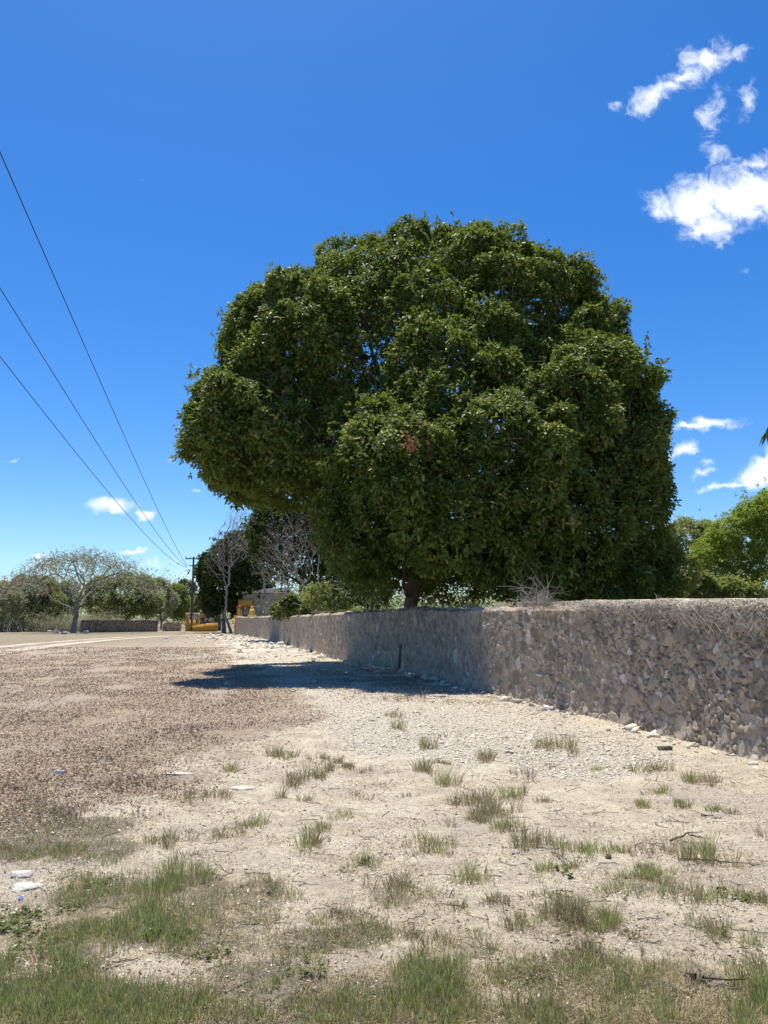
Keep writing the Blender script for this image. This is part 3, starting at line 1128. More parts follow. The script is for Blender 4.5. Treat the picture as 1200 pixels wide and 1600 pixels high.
def make_tree(name, label, cat, base, lobes, natt, step, kill, tips_r, twigs, leaves, L, Wd, spread, leafm, barkm, seed=0,
              trunk_h=2.0, lean=(0, 0), depth=.3, trop=(0, 0, .05), group=None, expo=2.3, rmax=None, k=5, flare=.4, inner=.84,
              bottom=.35, leaf_share=1.0, trunk_pts=None, extra_att=None, jitter=.12, flat=1.0, interior=0, minr=0.0, leafdrop=None, lumps=1.0, spray=0.0, ssc=1.3, cut=.3, nw=1.0):
    rg = np.random.default_rng(seed)
    base = np.array(base, float)
    root = thing(name, label, cat, base, group)
    att = shell_points(lobes, natt, rg, depth, zmin=.5, inner=inner, bottom=bottom)
    if leafdrop is not None:
        att = att[~leafdrop(att)]
    if extra_att is not None:
        att = np.vstack([att, extra_att])
    if trunk_pts is None:
        nt = max(3, int(trunk_h / step) + 1)
        trunk_pts = [base + np.array([lean[0] * f, lean[1] * f, trunk_h * f]) + rg.normal(0, .02 * trunk_h * f, 3) * (f > 0) for f in np.linspace(0, 1, nt)]
        trunk_pts[0] = trunk_pts[0] - np.array([0, 0, .15])
    P, par = grow(att, trunk_pts, step, kill, 90, trop, jitter, seed)
    V, F, rr, ch = limb_mesh(P, par, tips_r, expo, k, rmax, minr, flare)
    mk('trunk', V, F, barkm, None, True, root)
    if twigs > 0:
        sp, sn = shell_points(lobes, int(twigs * natt * .8), rg, depth + .12, .3, bottom, inner + .08, True)
        if leafdrop is not None:
            kp = ~leafdrop(sp)
            sp, sn = sp[kp], sn[kp]
        V1, F1, t1 = shell_foliage(sp, sn, leaves, L, Wd, rg, spray=spray, ssc=ssc, cut=cut, nw=nw)
        twigs = max(1, int(twigs * .3))
        tips = P[(ch == 0)]
        if leafdrop is not None:
            tips = tips[~leafdrop(tips)]
        if leaf_share < 1:
            tips = tips[rg.uniform(0, 1, len(tips)) < leaf_share]
        C = np.array([l[0] for l in lobes]).mean(0) - np.array([0, 0, .5])
        V, F, ti = foliage(tips, C, spread, twigs, leaves, L, Wd, rg, flat=flat, lumps=lumps)
        ok = V.reshape(-1, 4, 3)[:, :, 2].min(1) > .08
        V = V.reshape(-1, 4, 3)[ok].reshape(-1, 3)
        ti = ti.reshape(-1, 4)[ok].ravel()
        mk('crown', np.vstack([V1, V]), np.vstack([F1, np.arange(len(V)).reshape(-1, 4) + len(V1)]), leafm, {'tint': np.concatenate([t1, ti])}, False, root)
    return root, P, par, rr, ch


# --- the big tree
def L_(px, py, Y, rpx, sq=(1, 1, 1)):
    r = rpx / FPX * Y
    return (at(px, py, Y), (r * sq[0], r * sq[1], r * sq[2]))


def crown_lobes(spec, rg, per=1.0, frac=(.22, .36), out=.86, shrink=1.0):
    """main masses plus bumps on their surface, so the outline and the light break up"""
    L = [(c, tuple(np.array(R) * shrink)) for c, R in spec]
    for c, R in spec:
        R = np.array(R)
        nb = int(13 * per * (R.mean() / 2.5) ** .9)
        d = unit(rg.normal(0, 1, (nb, 3)))
        for q in d:
            if q[2] < -.6:
                continue
            f = rg.uniform(*frac)
            L.append((c + q * R * (out + rg.uniform(-.08, .04)), tuple(R * f * np.array([1, 1, .8]))))
    return L


rgm = np.random.default_rng(4)
main_spec = [(at(662, 682, 27.2), (7.6, 5.2, 7.7)), L_(392, 645, 22.6, 92), L_(368, 690, 22.4, 78), L_(364, 615, 23, 56), L_(405, 525, 24, 62), L_(440, 690, 22.8, 92), L_(480, 560, 24, 120), L_(790, 500, 24.8, 108), L_(745, 455, 25.6, 96), L_(905, 560, 24, 74),
             L_(905, 640, 23.2, 118), L_(932, 780, 22.6, 108), L_(728, 655, 21.8, 118), L_(845, 665, 22.0, 112), L_(775, 745, 21.2, 150), L_(640, 745, 20.8, 112), L_(575, 715, 21.6, 84), L_(690, 800, 20.6, 92), L_(830, 815, 21.6, 130), L_(570, 815, 21.4, 72),
             L_(940, 880, 23.5, 106), L_(690, 600, 22.6, 96)]
main_lobes = crown_lobes(main_spec, rgm, 2.6, (.10, .24), .90, .95)
HOLES = [(585, 555, 60, 36, .42), (700, 495, 30, 22, .4), (520, 690, 14, 12, .6), (780, 660, 30, 18, .4), (905, 792, 16, 10, .6), (950, 830, 18, 8, .7), (540, 775, 26, 22, .5), (480, 800, 30, 20, .5)]
LOWER = np.array([(270, 700), (300, 740), (345, 760), (395, 776), (450, 786), (490, 808), (515, 880), (560, 922), (640, 908), (720, 900), (775, 915), (815, 960), (1100, 968)], float)


def main_holes(P):
    """thin spots of the crown that run right through it"""
    d = P - np.array([0, 0, CAM_H])
    dz = d[:, 2] * math.cos(PITCH) - d[:, 1] * math.sin(PITCH)
    dd = d[:, 2] * math.sin(PITCH) + d[:, 1] * math.cos(PITCH)
    px = 600 + FPX * d[:, 0] / dd
    py = 800 - FPX * dz / dd
    hit = np.zeros(len(P), bool)
    r = np.random.default_rng(8).uniform(0, 1, len(P))
    for x, y, rx, ry, pr in HOLES:
        hit |= (((px - x) / rx) ** 2 + ((py - y) / ry) ** 2 < 1) & (r < pr)
    # ragged lower edge of the crown, higher on the left where the boughs were browsed and cut back
    lo = np.interp(px, LOWER[:, 0], LOWER[:, 1]) + (noise3(P, .9, 3) - .5) * 46 + (noise3(P, 2.6, 4) - .5) * 26
    return hit | (py > lo)


tb = np.array([.72, 25.6, 0])
tp = [tb + np.array(v) for v in [(0, 0, -.2), (.02, 0, .5), (.05, .02, 1.1), (.1, .03, 1.7), (.2, .0, 2.3), (.32, .0, 2.9), (.5, -.05, 3.5)]]
rint = np.random.default_rng(77)
inner_att = shell_points([(c, np.array(R) * .72) for c, R in main_spec], 900, rint, .25, 1.6, inner=.7)
inner_att = inner_att[~main_holes(inner_att)]
main_lobes_in = [(c, np.array(R) * .86) for c, R in main_spec]
root, P, par, rr, ch = make_tree('broadleaf_tree', 'huge dome-shaped dark green tree rising behind the stone wall', 'tree', tb, main_lobes, 5200, .42, .36, .012,
                                 17, 8, .155, .072, .20, M_leaf_main, M_bark, 3, spray=.62, ssc=1.5, cut=.45, depth=.06, trunk_pts=tp, expo=2.45, rmax=.42, k=6, extra_att=inner_att,
                                 leafdrop=main_holes, bottom=.6, inner=.9)
# shaded inner leaves
sp, sn = shell_points([(c, np.array(R) * .78) for c, R in main_spec], 9000, rint, .3, 2.0, .8, .75, True)
kp = ~main_holes(sp)
V, F, ti = shell_foliage(sp[kp], sn[kp], 6, .2, .09, rint)
mk('inner_crown', V, F, M_leaf_main, {'tint': ti}, False, root)
# a spray of dead orange leaves in the crown
r = np.random.default_rng(2)
c0 = at(641, 690, 18.1)
Q = c0 + r.normal(0, .09, (60, 3))
V, F = leaf_quads(Q, r.normal(0, 1, (60, 3)) - np.array([0, 0, .6]), .16, .06, 5)
o = mk('dead_leaf_spray', V, F, M_leaf_dead, {'tint': np.repeat(r.uniform(0, 1, 60), 4)}, False, root)
o['label'] = 'small spray of dead orange-brown leaves'


def tree_px(name, label, cat, px, Y, lobes_px, natt, step, kill, tips_r, twigs, leaves, L, Wd, spread, leafm, barkm, seed, bumps=.8, bz=0.0, **kw):
    for k_, v_ in (('spray', .28), ('ssc', 1.5), ('cut', .38), ('nw', .5)):
        kw.setdefault(k_, v_)
    rg = np.random.default_rng(seed)
    spec = [L_(*l) for l in lobes_px]
    lob = crown_lobes(spec, rg, bumps) if bumps > 0 else spec
    p = at(px, 968.6, Y)
    return make_tree(name, label, cat, (p[0], Y, bz), lob, natt, step, kill, tips_r, twigs, leaves, L, Wd, spread, leafm, barkm, seed, **kw)


# second low limb of the big tree is its own trunk: shrubs and trees behind the wall
tree_px('leafy_shrub', 'light green shrub seen under the big crown right of its trunk', 'shrub', 705, 31, [(700, 905, 31, 42), (735, 925, 31, 30), (665, 920, 30, 24)], 160, .3, .3, .01, 7, 6, .17, .07, .28, M_leaf_shrub, M_bark, 21, trunk_h=.8)
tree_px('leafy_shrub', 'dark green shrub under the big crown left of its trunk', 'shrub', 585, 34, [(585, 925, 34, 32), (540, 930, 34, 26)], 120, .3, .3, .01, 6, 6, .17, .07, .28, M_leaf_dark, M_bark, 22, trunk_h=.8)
tree_px('leafy_shrub', 'low olive shrub behind the wall beneath the dead twisted tree', 'shrub', 500, 40, [(500, 935, 40, 24), (530, 945, 40, 18)], 100, .3, .3, .01, 6, 6, .18, .08, .3, M_leaf_olive, M_bark, 23, trunk_h=.8)
tree_px('leafy_shrub', 'glossy leafy shrub spilling over the distant wall top', 'shrub', 452, 51, [(455, 948, 50.6, 19), (438, 955, 53, 13), (482, 953, 46, 13)], 140, .3, .28, .012, 8, 6, .2, .1, .28, M_leaf_shrub, M_bark, 24, trunk_h=.8)
tree_px('evergreen_tree', 'dark evergreen tree behind the dead trees left of the big crown', 'tree', 470, 62, [(455, 850, 62, 62), (430, 820, 60, 42), (500, 880, 62, 44), (520, 830, 62, 44)], 420, .6, .55, .02, 12, 6, .32, .16, .5, M_leaf_dark, M_bark, 25, trunk_h=2.6)
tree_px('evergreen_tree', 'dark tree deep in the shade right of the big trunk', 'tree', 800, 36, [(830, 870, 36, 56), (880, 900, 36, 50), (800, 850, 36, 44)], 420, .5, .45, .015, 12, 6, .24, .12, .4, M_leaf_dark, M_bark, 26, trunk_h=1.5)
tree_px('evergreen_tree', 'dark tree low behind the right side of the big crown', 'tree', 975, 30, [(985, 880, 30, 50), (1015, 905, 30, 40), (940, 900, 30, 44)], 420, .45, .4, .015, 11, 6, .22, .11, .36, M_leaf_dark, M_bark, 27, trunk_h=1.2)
# bright trees on the right
tree_px('leafy_tree', 'bright green feathery tree above the wall at the right edge', 'tree', 1150, 33, [(1150, 850, 33, 42), (1185, 812, 33, 40), (1210, 860, 33, 50), (1165, 905, 33, 36), (1105, 915, 33, 30), (1115, 880, 33, 34), (1250, 820, 33, 60)], 620, .4, .36, .01, 12, 8, .13, .05, .36, M_leaf_bright, M_bark_grey, 31, trunk_h=1.9, flat=.6, nw=.4, spray=.35, ssc=1.0, cut=.35)
tree_px('leafy_tree', 'taller green tree at the right frame edge behind the feathery one', 'tree', 1225, 42, [(1225, 805, 42, 50), (1180, 815, 42, 26), (1290, 820, 42, 60)], 420, .5, .45, .012, 12, 8, .17, .065, .42, M_leaf_bright, M_bark_grey, 32, trunk_h=2.4, flat=.6, nw=.4, spray=.4, ssc=.8, cut=.35)
tree_px('scrub_tree', 'greyish olive sparse tree between the big crown and the bright tree', 'tree', 1085, 48, [(1080, 855, 48, 46), (1060, 880, 48, 40), (1120, 860, 48, 34)], 320, .5, .5, .014, 8, 7, .2, .08, .45, M_leaf_olive, M_bark_grey, 33, trunk_h=2.0)
tree_px('leafy_shrub', 'green bush low behind the wall near the right edge', 'shrub', 1110, 26, [(1100, 925, 26, 26), (1140, 930, 26, 22), (1185, 930, 26, 22)], 200, .3, .3, .008, 7, 6, .14, .06, .26, M_leaf_olive, M_bark, 34, trunk_h=.7)

# --- gnarled and bare trees at the left end of the wall
tree_px('evergreen_tree', 'dark round evergreen with twin trunks beside the ochre gate', 'tree', 350, 98, [(350, 895, 98, 38), (372, 870, 98, 34), (340, 925, 98, 26), (395, 915, 98, 28), (325, 905, 98, 12), (378, 945, 98, 20), (334, 948, 98, 14)], 560, .7, .6, .03, 13, 6, .46, .24, .62, M_leaf_dark, M_bark_grey, 41, trunk_h=3.2, rmax=.8, flare=.5)
tree_px('bare_tree', 'leafless gnarled grey tree standing in front of the round evergreen', 'bare tree', 362, 94,
        [(362, 850, 94, 34), (375, 820, 94, 28), (345, 880, 94, 26), (385, 860, 94, 20)], 3600, .36, .32, .012, 0, 0, .1, .1, .1, M_leaf_dark, M_bark_grey, 42, trunk_h=2.4, lean=(-.9, 0), depth=.9, inner=.2, bumps=0, jitter=.4, expo=2.45, rmax=.26)
tree_px('bare_tree', 'dead twisted tree with bleached branches left of the big crown', 'bare tree', 476, 47,
        [(455, 850, 47, 52), (440, 880, 47, 46), (485, 830, 47, 30), (425, 905, 47, 22)], 2200, .28, .25, .006, 0, 0, .1, .1, .1, M_leaf_dark, M_bark_grey, 43, trunk_h=2.6, lean=(.3, 0), depth=.9, inner=.2, bumps=0, jitter=.34, expo=2.3, rmax=.24)
tree_px('bare_tree', 'slim leafless tree with upright pale stems over the distant wall', 'bare tree', 412, 74,
        [(400, 850, 74, 28), (415, 880, 74, 30), (392, 820, 74, 18)], 800, .4, .34, .010, 0, 0, .1, .1, .1, M_leaf_dark, M_bark_grey, 44, trunk_h=2.6, depth=.9, inner=.2, bumps=0, jitter=.25, expo=2.1, rmax=.2, trop=(0, 0, .25))
tree_px('bare_tree', 'tall bleached dead stem rising into the left side of the crown', 'bare tree', 499, 41,
        [(497, 800, 41, 18), (495, 770, 41, 12)], 60, .4, .35, .014, 0, 0, .1, .1, .1, M_leaf_dark, M_bark_pale, 45, trunk_h=3.8, depth=.9, inner=.2, bumps=0, jitter=.2, rmax=.12, trop=(0, 0, .3))

# --- spreading flame tree on the far left
fb = gr(114, 989)
fY = fb[1]
r = np.random.default_rng(9)
m = 3000
th = r.uniform(0, 2 * PI, m)
rad = np.sqrt(r.uniform(.0, 1, m))
RX, RY = 118 / FPX * fY, 9.0
cx_, ctop = at(133, 862, fY)[0], at(133, 862, fY)[2]
zt = ctop - 4.6 * rad ** 2.2 - r.uniform(0, 1.3, m) ** 1.2
att = np.stack([cx_ + RX * rad * np.cos(th), fY + RY * rad * np.sin(th), zt], 1)
root = thing('flame_tree', 'wide umbrella-shaped nearly leafless tree on the far left', 'tree', (fb[0], fY, 0))
b0 = np.array([fb[0], fY, 0.])
tp = [b0 + np.array(v) for v in [(0, 0, -.3), (.02, 0, .4), (.05, 0, 1.0), (.15, 0, 1.6), (.3, 0, 2.2)]]
P, par = grow(att, tp, .55, .55, 80, (0, 0, -.02), .2, 9)
V, F, rr, ch = limb_mesh(P, par, .02, 2.35, 5, .42, 0, 1.1)
mk('trunk', V, F, M_bark_flam, None, True, root)
tips = P[ch == 0]
V, F, ti = foliage(tips[r.uniform(0, 1, len(tips)) < .75], b0 + np.array([0, 0, 2]), .42, 9, 4, .24, .08, r)
mk('crown', V, F, M_leaf_scrub, {'tint': ti}, False, root)
lf = tips[tips[:, 0] < cx_ - .35 * RX]
lf = lf[r.uniform(0, 1, len(lf)) < .13]
V, F, ti = foliage(lf, b0, .3, 7, 4, .24, .12, r)
o = mk('blossom', V, F, M_orange, {'tint': ti}, False, root)
o['label'] = 'sparse orange blossom clusters on the left boughs'

# --- scrub woodland at the left and behind
SCR = [  # px, Y, top py, half width px, material, label
    (4, 104, 906, 26, 'scrub', 'grey-green scrub tree cut by the left frame edge'),
    (38, 108, 898, 26, 'scrub', 'dull scrub tree second from the left frame edge'),
    (72, 110, 902, 24, 'olive', 'greenish scrub tree just left of the umbrella tree trunk'),
    (104, 118, 908, 22, 'scrub', 'greyish scrub tree directly behind the umbrella tree trunk'),
    (160, 122, 900, 24, 'olive', 'green scrub tree behind the left part of the dark stone wall'),
    (196, 120, 896, 24, 'olive', 'green tree behind the middle of the dark stone wall'),
    (228, 118, 899, 20, 'olive', 'yellowish green tree behind the right end of the dark wall'),
    (252, 128, 903, 20, 'scrub', 'thin greyish tree right of the umbrella tree crown'),
    (277, 134, 912, 16, 'olive', 'olive bush tree just left of the utility pole'),
    (292, 160, 905, 18, 'dark', 'taller dark green tree behind the utility pole'),
    (318, 140, 924, 16, 'olive', 'yellow-green bush tree right of the utility pole'),
]
MT = {'scrub': M_leaf_scrub, 'olive': M_leaf_olive, 'dark': M_leaf_dark}
for i, (px, Y, top, hw, mt, lab) in enumerate(SCR):
    h = (984 - top) / 2
    tree_px('scrub_tree', lab, 'tree', px, Y, [(px, top + hw * .75, Y, hw * .8), (px - hw * .5, top + h * .95, Y, hw * .75), (px + hw * .5, top + h * .9, Y, hw * .8), (px, top + h * 1.25, Y, hw * .8)],
            230, .8, .75, .028, 11 if mt != 'scrub' else 7, 6, .32, .12, .7, MT[mt], M_bark_grey, 60 + i, trunk_h=1.2, rmax=.2, bumps=.5, flare=.1, nw=.15, spray=.5, ssc=.5, cut=.35)


def mass(name, label, n, xr, yr, hr, mat, seed, L=.5, W_=.24, stems=True, clear=False):
    """scrub that reads as one mass: clumps of leaves and stems through a band of ground"""
    r = np.random.default_rng(seed)
    x = r.uniform(*xr, n)
    y = r.uniform(*yr, n)
    if clear:
        ok = x > wall_x_at_y(y) + 2.5
        x, y = x[ok], y[ok]
        n = len(x)
    h = r.uniform(*hr, n) * (.6 + .8 * fbm(x * .12, y * .05, 3, seed))
    per = 170
    C = np.stack([x, y, h * .55], 1)
    Q = np.repeat(C, per, 0) + r.normal(0, 1, (n * per, 3)) * np.stack([h * .33, h * .33, h * .27], 1).repeat(per, 0)
    Q = Q[Q[:, 2] > .15]
    V, F = leaf_quads(Q, r.normal(0, 1, Q.shape), L * r.uniform(.6, 1.2, len(Q)), W_, seed, 1.3)
    o = mk(name, V, F, mat, {'tint': np.repeat(np.clip(r.beta(2, 2.5, len(Q)) * .9, 0, 1), 4)})
    tag(o, label, kind='stuff')
    if stems:
        m, k = n * 7, 6
        P = np.zeros((m, k, 3))
        p = np.repeat(np.stack([x, y, x * 0], 1), 7, 0) + r.normal(0, .7, (m, 3)) * np.array([1, 1, 0])
        d = unit(r.normal(0, .28, (m, 3)) + np.array([0, 0, 1]))
        hh = np.repeat(h, 7) * r.uniform(.5, 1.1, m) / k
        for i in range(k):
            P[:, i] = p
            p = p + d * hh[:, None]
            d = unit(d + r.normal(0, .18, (m, 3)))
        R = r.uniform(.02, .055, m)[:, None] * np.linspace(1, .3, k)[None]
        V, F = tubes_many(P, R, 4)
        o = mk('scrub_stems', V, F, M_bark_grey)
        tag(o, 'thicket of thin grey stems under the left scrub trees', kind='stuff')


mass('undergrowth', 'brownish thorny undergrowth along the far field edge', 150, (-62, -37), (102, 112), (1.6, 3.4), M_leaf_scrub, 3, .22, .07)
mass('woodland', 'distant green woodland behind the field and walls', 520, (-150, 130), (150, 185), (6, 9.5), M_leaf_olive, 4, .6, .3, False)
mass('garden_thicket', 'green thicket in the grounds behind the long stone wall', 130, (-14, 46), (58, 80), (4.2, 6.6), M_leaf_shrub, 6, .3, .14, False, True)

# --- palm reaching in from the right
def palm():
    r = np.random.default_rng(12)
    base = np.array([14.3, 22.0, 0])
    root = thing('palm_tree', 'palm frond tip hanging into the right frame edge', 'palm', base)
    top = at(1362, 618, 22.0)
    hgt = top[2]
    zs = np.linspace(-.1, hgt, 40)
    pts = np.stack([base[0] + (top[0] - base[0]) * (zs / hgt) ** 2, np.full(40, 22.0), zs], 1)
    mb = MB()
    mb.tube(pts, .15 * (1.35 - .45 * np.linspace(0, 1, 40)) + .012 * (np.arange(40) % 2), 10)
    mb.build('trunk', M_bark_grey, root, True)
    angs = np.concatenate([[math.radians(181)], r.uniform(0, 2 * PI, 18)])
    for i, a in enumerate(angs):
        el = .45 if i == 0 else r.uniform(-.5, 1.2)
        Lf = 4.0 if i == 0 else r.uniform(3.2, 3.9)
        n = 22
        p = pts[-1].copy()
        d = np.array([math.cos(a) * math.cos(el), math.sin(a) * math.cos(el), math.sin(el)])
        rp = []
        for j in range(n):
            rp.append(p.copy())
            p = p + d * Lf / n
            d = d + np.array([0, 0, -.085])
            d /= np.linalg.norm(d)
        rp = np.array(rp)
        mb = MB()
        mb.tube(rp, np.linspace(.03, .006, n), 5)
        fr_ = mb.build('frond', M_leaf_palm, root, True, {'tint': np.full(mb.n, .6)})
        Q, D, LL = [], [], []
        dd = unit(np.gradient(rp, axis=0))
        for j in range(3, n):
            for f in (0, .33, .66):
                c = rp[j - 1] * (1 - f) + rp[j] * f
                sd = unit(np.cross(dd[j], [0, 0, 1]))
                for sg in (-1, 1):
                    Q.append(c)
                    D.append(sd * sg * .75 + dd[j] * .75 + np.array([0, 0, -.45]) + r.normal(0, .08, 3))
                    LL.append(.75 * math.sin(PI * min(1, (j + 3) / (n + 8.))))
        V, F = leaf_quads(np.array(Q), np.array(D), np.array(LL), .075, i, droop=.3)
        mk('leaflets', V, F, M_leaf_palm, {'tint': np.repeat(r.uniform(0, 1, len(Q)), 4)}, False, fr_)


palm()

# ------------------------------------------------------------------ small masonry on the left
def rubble_box(name, label, cat, p0, p1, z1, thk, mat, parent=None, res=.12, rough=.05, group=None, z0=-.1):
    """a rough stone wall between two ground points"""
    p0, p1 = np.array(p0, float), np.array(p1, float)
    L = np.hypot(*(p1 - p0))
    d = (p1 - p0) / L
    nrm = np.array([d[1], -d[0]])
    ns = max(2, int(L / res))
    s = np.linspace(0, L, ns)
    zf = np.linspace(z0, 1, max(4, int(z1 / res)))
    zprof = np.concatenate([np.linspace(z0, z1, len(zf)), [z1] * 4, np.linspace(z1, z0, 4)])
    oprof = np.concatenate([np.zeros(len(zf)), np.linspace(.15, .85, 4) * thk, np.full(4, thk)])
    pprof = np.concatenate([[0], np.cumsum(np.abs(np.diff(zprof)) + np.abs(np.diff(oprof)))])
    SS_, PP_ = np.meshgrid(s, pprof, indexing='ij')
    h, rid, mo, e, bg_ = rubble_profile(SS_ * .55 + 3.3 * z1, PP_ * .55, np.full(SS_.shape, .2))
    tn = (fbm(s * .8 + z1, s * 0, 4, 19) - .5) * rough * 4
    Z = np.broadcast_to(zprof[None], SS_.shape) + tn[:, None] * sstep(np.broadcast_to(zprof[None], SS_.shape), z1 * .5, z1)
    O = oprof[None] - h * 1.6 * (oprof[None] == 0)
    X_ = p0[0] + d[0] * SS_ - nrm[0] * O
    Y_ = p0[1] + d[1] * SS_ - nrm[1] * O
    nr_ = SS_.shape[1]
    i_ = (np.arange(ns - 1)[:, None] * nr_ + np.arange(nr_ - 1)[None]).ravel()
    F_ = np.stack([i_, i_ + nr_, i_ + nr_ + 1, i_ + 1], 1)
    ends = [np.arange(nr_)[None], ((ns - 1) * nr_ + np.arange(nr_))[::-1][None]]
    o = mk(name, np.stack([X_, Y_, Z], -1), [F_] + ends, mat, {'stone': rid, 'mortar': mo, 'along': SS_}, True, parent)
    if parent is None:
        tag(o, label, cat, group)
    return o


M_rubble_dark = rubble_mat('dark_rubble_masonry', .85)
M_rubble_lite = rubble_mat('light_rubble_masonry', 1.15)
a_, b_ = gr(129, 988.6), gr(246, 987.0)
rubble_box('stone_wall', 'dark dry-stone wall beside the umbrella tree on the far left', 'stone wall', a_, b_, 1.62, .7, M_rubble_dark)
a2, b2 = b_ + np.array([.1, 3.5]), (at(291, 980, 116)[0], 113.)
rubble_box('stone_wall', 'low pale stone wall between the dark wall and the ochre gate', 'stone wall', a2, b2, 1.35, .6, M_rubble)
# pile of pale rubble beside the flame tree
def boulder(name, label, cat, c, r3, mat, seed, group=None, detail=2, amp=.28, parent=None, rz=0.0, flat_top=False):
    r = np.random.default_rng(seed)
    V, F = ico()
    for _ in range(detail + 1):
        V, F = subdiv(V, F)
    f = np.zeros(len(V))
    for o_ in range(4):
        fr_ = 1.3 * 2 ** o_
        ph = r.uniform(0, 6, (4, 3))
        f += sum(np.sin(fr_ * (V @ unit(r.normal(0, 1, 3))) + ph[q_, 0]) for q_ in range(4)) * .25 / (1.6 ** o_)
    # chipped facets
    for _ in range(14):
        nrm_ = unit(r.normal(0, 1, 3))
        h = V @ nrm_
        lim = r.uniform(.45, .85)
        V = V - np.where(h > lim, (h - lim) * .9, 0)[:, None] * nrm_
    V = V * (1 + amp * f[:, None] * .5) + r.normal(0, .018, V.shape)
    if flat_top:
        V[:, 2] = np.where(V[:, 2] > .45, .45 + (V[:, 2] - .45) * .25, V[:, 2])
    V = V * np.array(r3)
    cr, sr_ = math.cos(rz), math.sin(rz)
    V = np.stack([V[:, 0] * cr - V[:, 1] * sr_, V[:, 0] * sr_ + V[:, 1] * cr, V[:, 2]], 1) + np.array(c)
    o = mk(name, V, F, mat, None, False, parent)
    if parent is None:
        tag(o, label, cat, group)
    return o


def stone_px(label, px, py, wpx, hz, mat, seed, aspect=.7, rz=0., cat='stone', name='loose_stone', sink=.3, **kw):
    g = gr(px, py)
    r = wpx / 2 / FPX * g[1]
    z = float(ground_z(np.array([g[0]]), np.array([g[1]]))[0])
    boulder(name, label, cat, (g[0], g[1], z + hz * (1 - sink) - hz * .35), (r, r * aspect, hz), mat, seed, rz=rz, **kw)


stone_px('larger flat white limestone slab in the grass at the left edge', 38, 1388, 48, .036, M_lime, 1, .8, .3, name='limestone_slab', flat_top=True)
stone_px('smaller white limestone slab just behind the larger one', 32, 1373, 40, .032, M_lime, 2, .6, -.2, name='limestone_slab', flat_top=True)
stone_px('white angular stone lying on the brown litter at left', 90, 1212, 22, .05, M_lime, 3, .6)
stone_px('small white stone below the angular one near the dry weeds', 80, 1236, 18, .03, M_lime, 4, .6)
stone_px('flat pale bedrock slab flush with the sand left of centre', 380, 1229, 56, .035, M_lime, 5, .5, sink=.55, flat_top=True, name='bedrock_slab')
stone_px('long pale bedrock patch behind the flush slab', 285, 1209, 60, .03, M_lime, 6, .4, sink=.6, flat_top=True, name='bedrock_slab')
stone_px('flat dark mossy stone in front of the wall at right', 1040, 1171, 26, .055, M_lime_dark, 7, .55, flat_top=True)
stone_px('pale flat stone against the wall foot at the shadow edge', 806, 1099, 22, .075, M_lime, 8, .6, flat_top=True)
stone_px('rounded pale stone left of the flat one at the shadow edge', 787, 1096, 16, .08, M_lime, 9, .8)
stone_px('small pale stone by the wall foot right of the flat one', 831, 1105, 12, .06, M_lime, 10, .8)
stone_px('white chip of stone among the tufts right of centre', 805, 1337, 20, .022, M_lime, 11, .6, .4)
stone_px('grey pebble by the grass left of centre', 422, 1397, 14, .03, M_lime_dark, 13, .8)
stone_px('white boulder built into the foot of the wall at right', 1166, 1172, 42, .17, M_lime, 15, .6)
stone_px('pale block standing at the wall foot left of the white boulder', 1128, 1166, 22, .14, M_lime, 16, .7)
stone_px('white split stone at the foot of the wall above the mossy stone', 1052, 1149, 26, .10, M_lime, 17, .6)
stone_px('long pale foot stone sticking out of the wall base', 972, 1126, 30, .10, M_lime, 18, .4)
stone_px('pale stone lying in the tree shadow near the wall', 662, 1083, 12, .04, M_lime, 19, .7)
stone_px('small pale stone in the field at the left tip of the shadow', 354, 1071, 8, .06, M_lime, 20, .8)
stone_px('brown lump of dry dung on the sand right of centre', 951, 1344, 12, .022, plain('dung', (.09, .065, .05), (.16, .12, .09), 60), 21, .8, cat='dung', name='dung_lump')
for i, (px, py, wp, hz) in enumerate([(88, 990, 14, .35), (100, 991, 12, .3), (134, 990, 10, .35), (78, 988, 9, .25)]):
    stone_px(['pale boulder pile stone left of the umbrella tree trunk', 'squat pale boulder touching the umbrella tree root', 'pale boulder between umbrella tree and dark wall', 'smallest pale boulder farthest left of the umbrella tree'][i],
             px, py, wp, hz, M_lime, 30 + i, .8, name='boulder', cat='boulder', detail=1)

# blue bottle cap
g = gr(32, 1406)
gz = float(ground_z(np.array([g[0]]), np.array([g[1]]))[0])
mb = MB()
mb.tube([(g[0], g[1], gz + .004), (g[0] + .002, g[1] - .002, gz + .010), (g[0] + .002, g[1] - .003, gz + .014)], [.015, .015, .011], 18)
tag(mb.build('bottle_cap', M_blue), 'blue plastic bottle cap beside the white slabs', 'bottle cap')

# dead branches on the sand
def stick(label, pts, rad, seed):
    r = np.random.default_rng(seed)
    W3 = []
    for (px, py, h) in pts:
        g = gr(px, py)
        W3.append((g[0], g[1], h))
    W3 = np.array(W3)
    s = np.linspace(0, len(W3) - 1, 14)
    Q = np.stack([np.interp(s, np.arange(len(W3)), W3[:, i]) for i in range(3)], 1)
    Q[:, 2] += ground_z(Q[:, 0], Q[:, 1]) + rad
    Q += r.normal(0, rad * .7, Q.shape)
    mb = MB()
    mb.tube(Q, np.linspace(rad, rad * .45, 14), 6)
    for j in range(4):
        q = Q[3 + j * 2]
        e = q + np.array([r.normal(0, .09), r.normal(0, .07), abs(r.normal(0, .03))])
        mb.tube([q, (q + e) / 2 + r.normal(0, .01, 3), e], [rad * .5, rad * .35, rad * .2], 5)
    tag(mb.build('dead_branch', M_bark, None, True), label, 'branch')


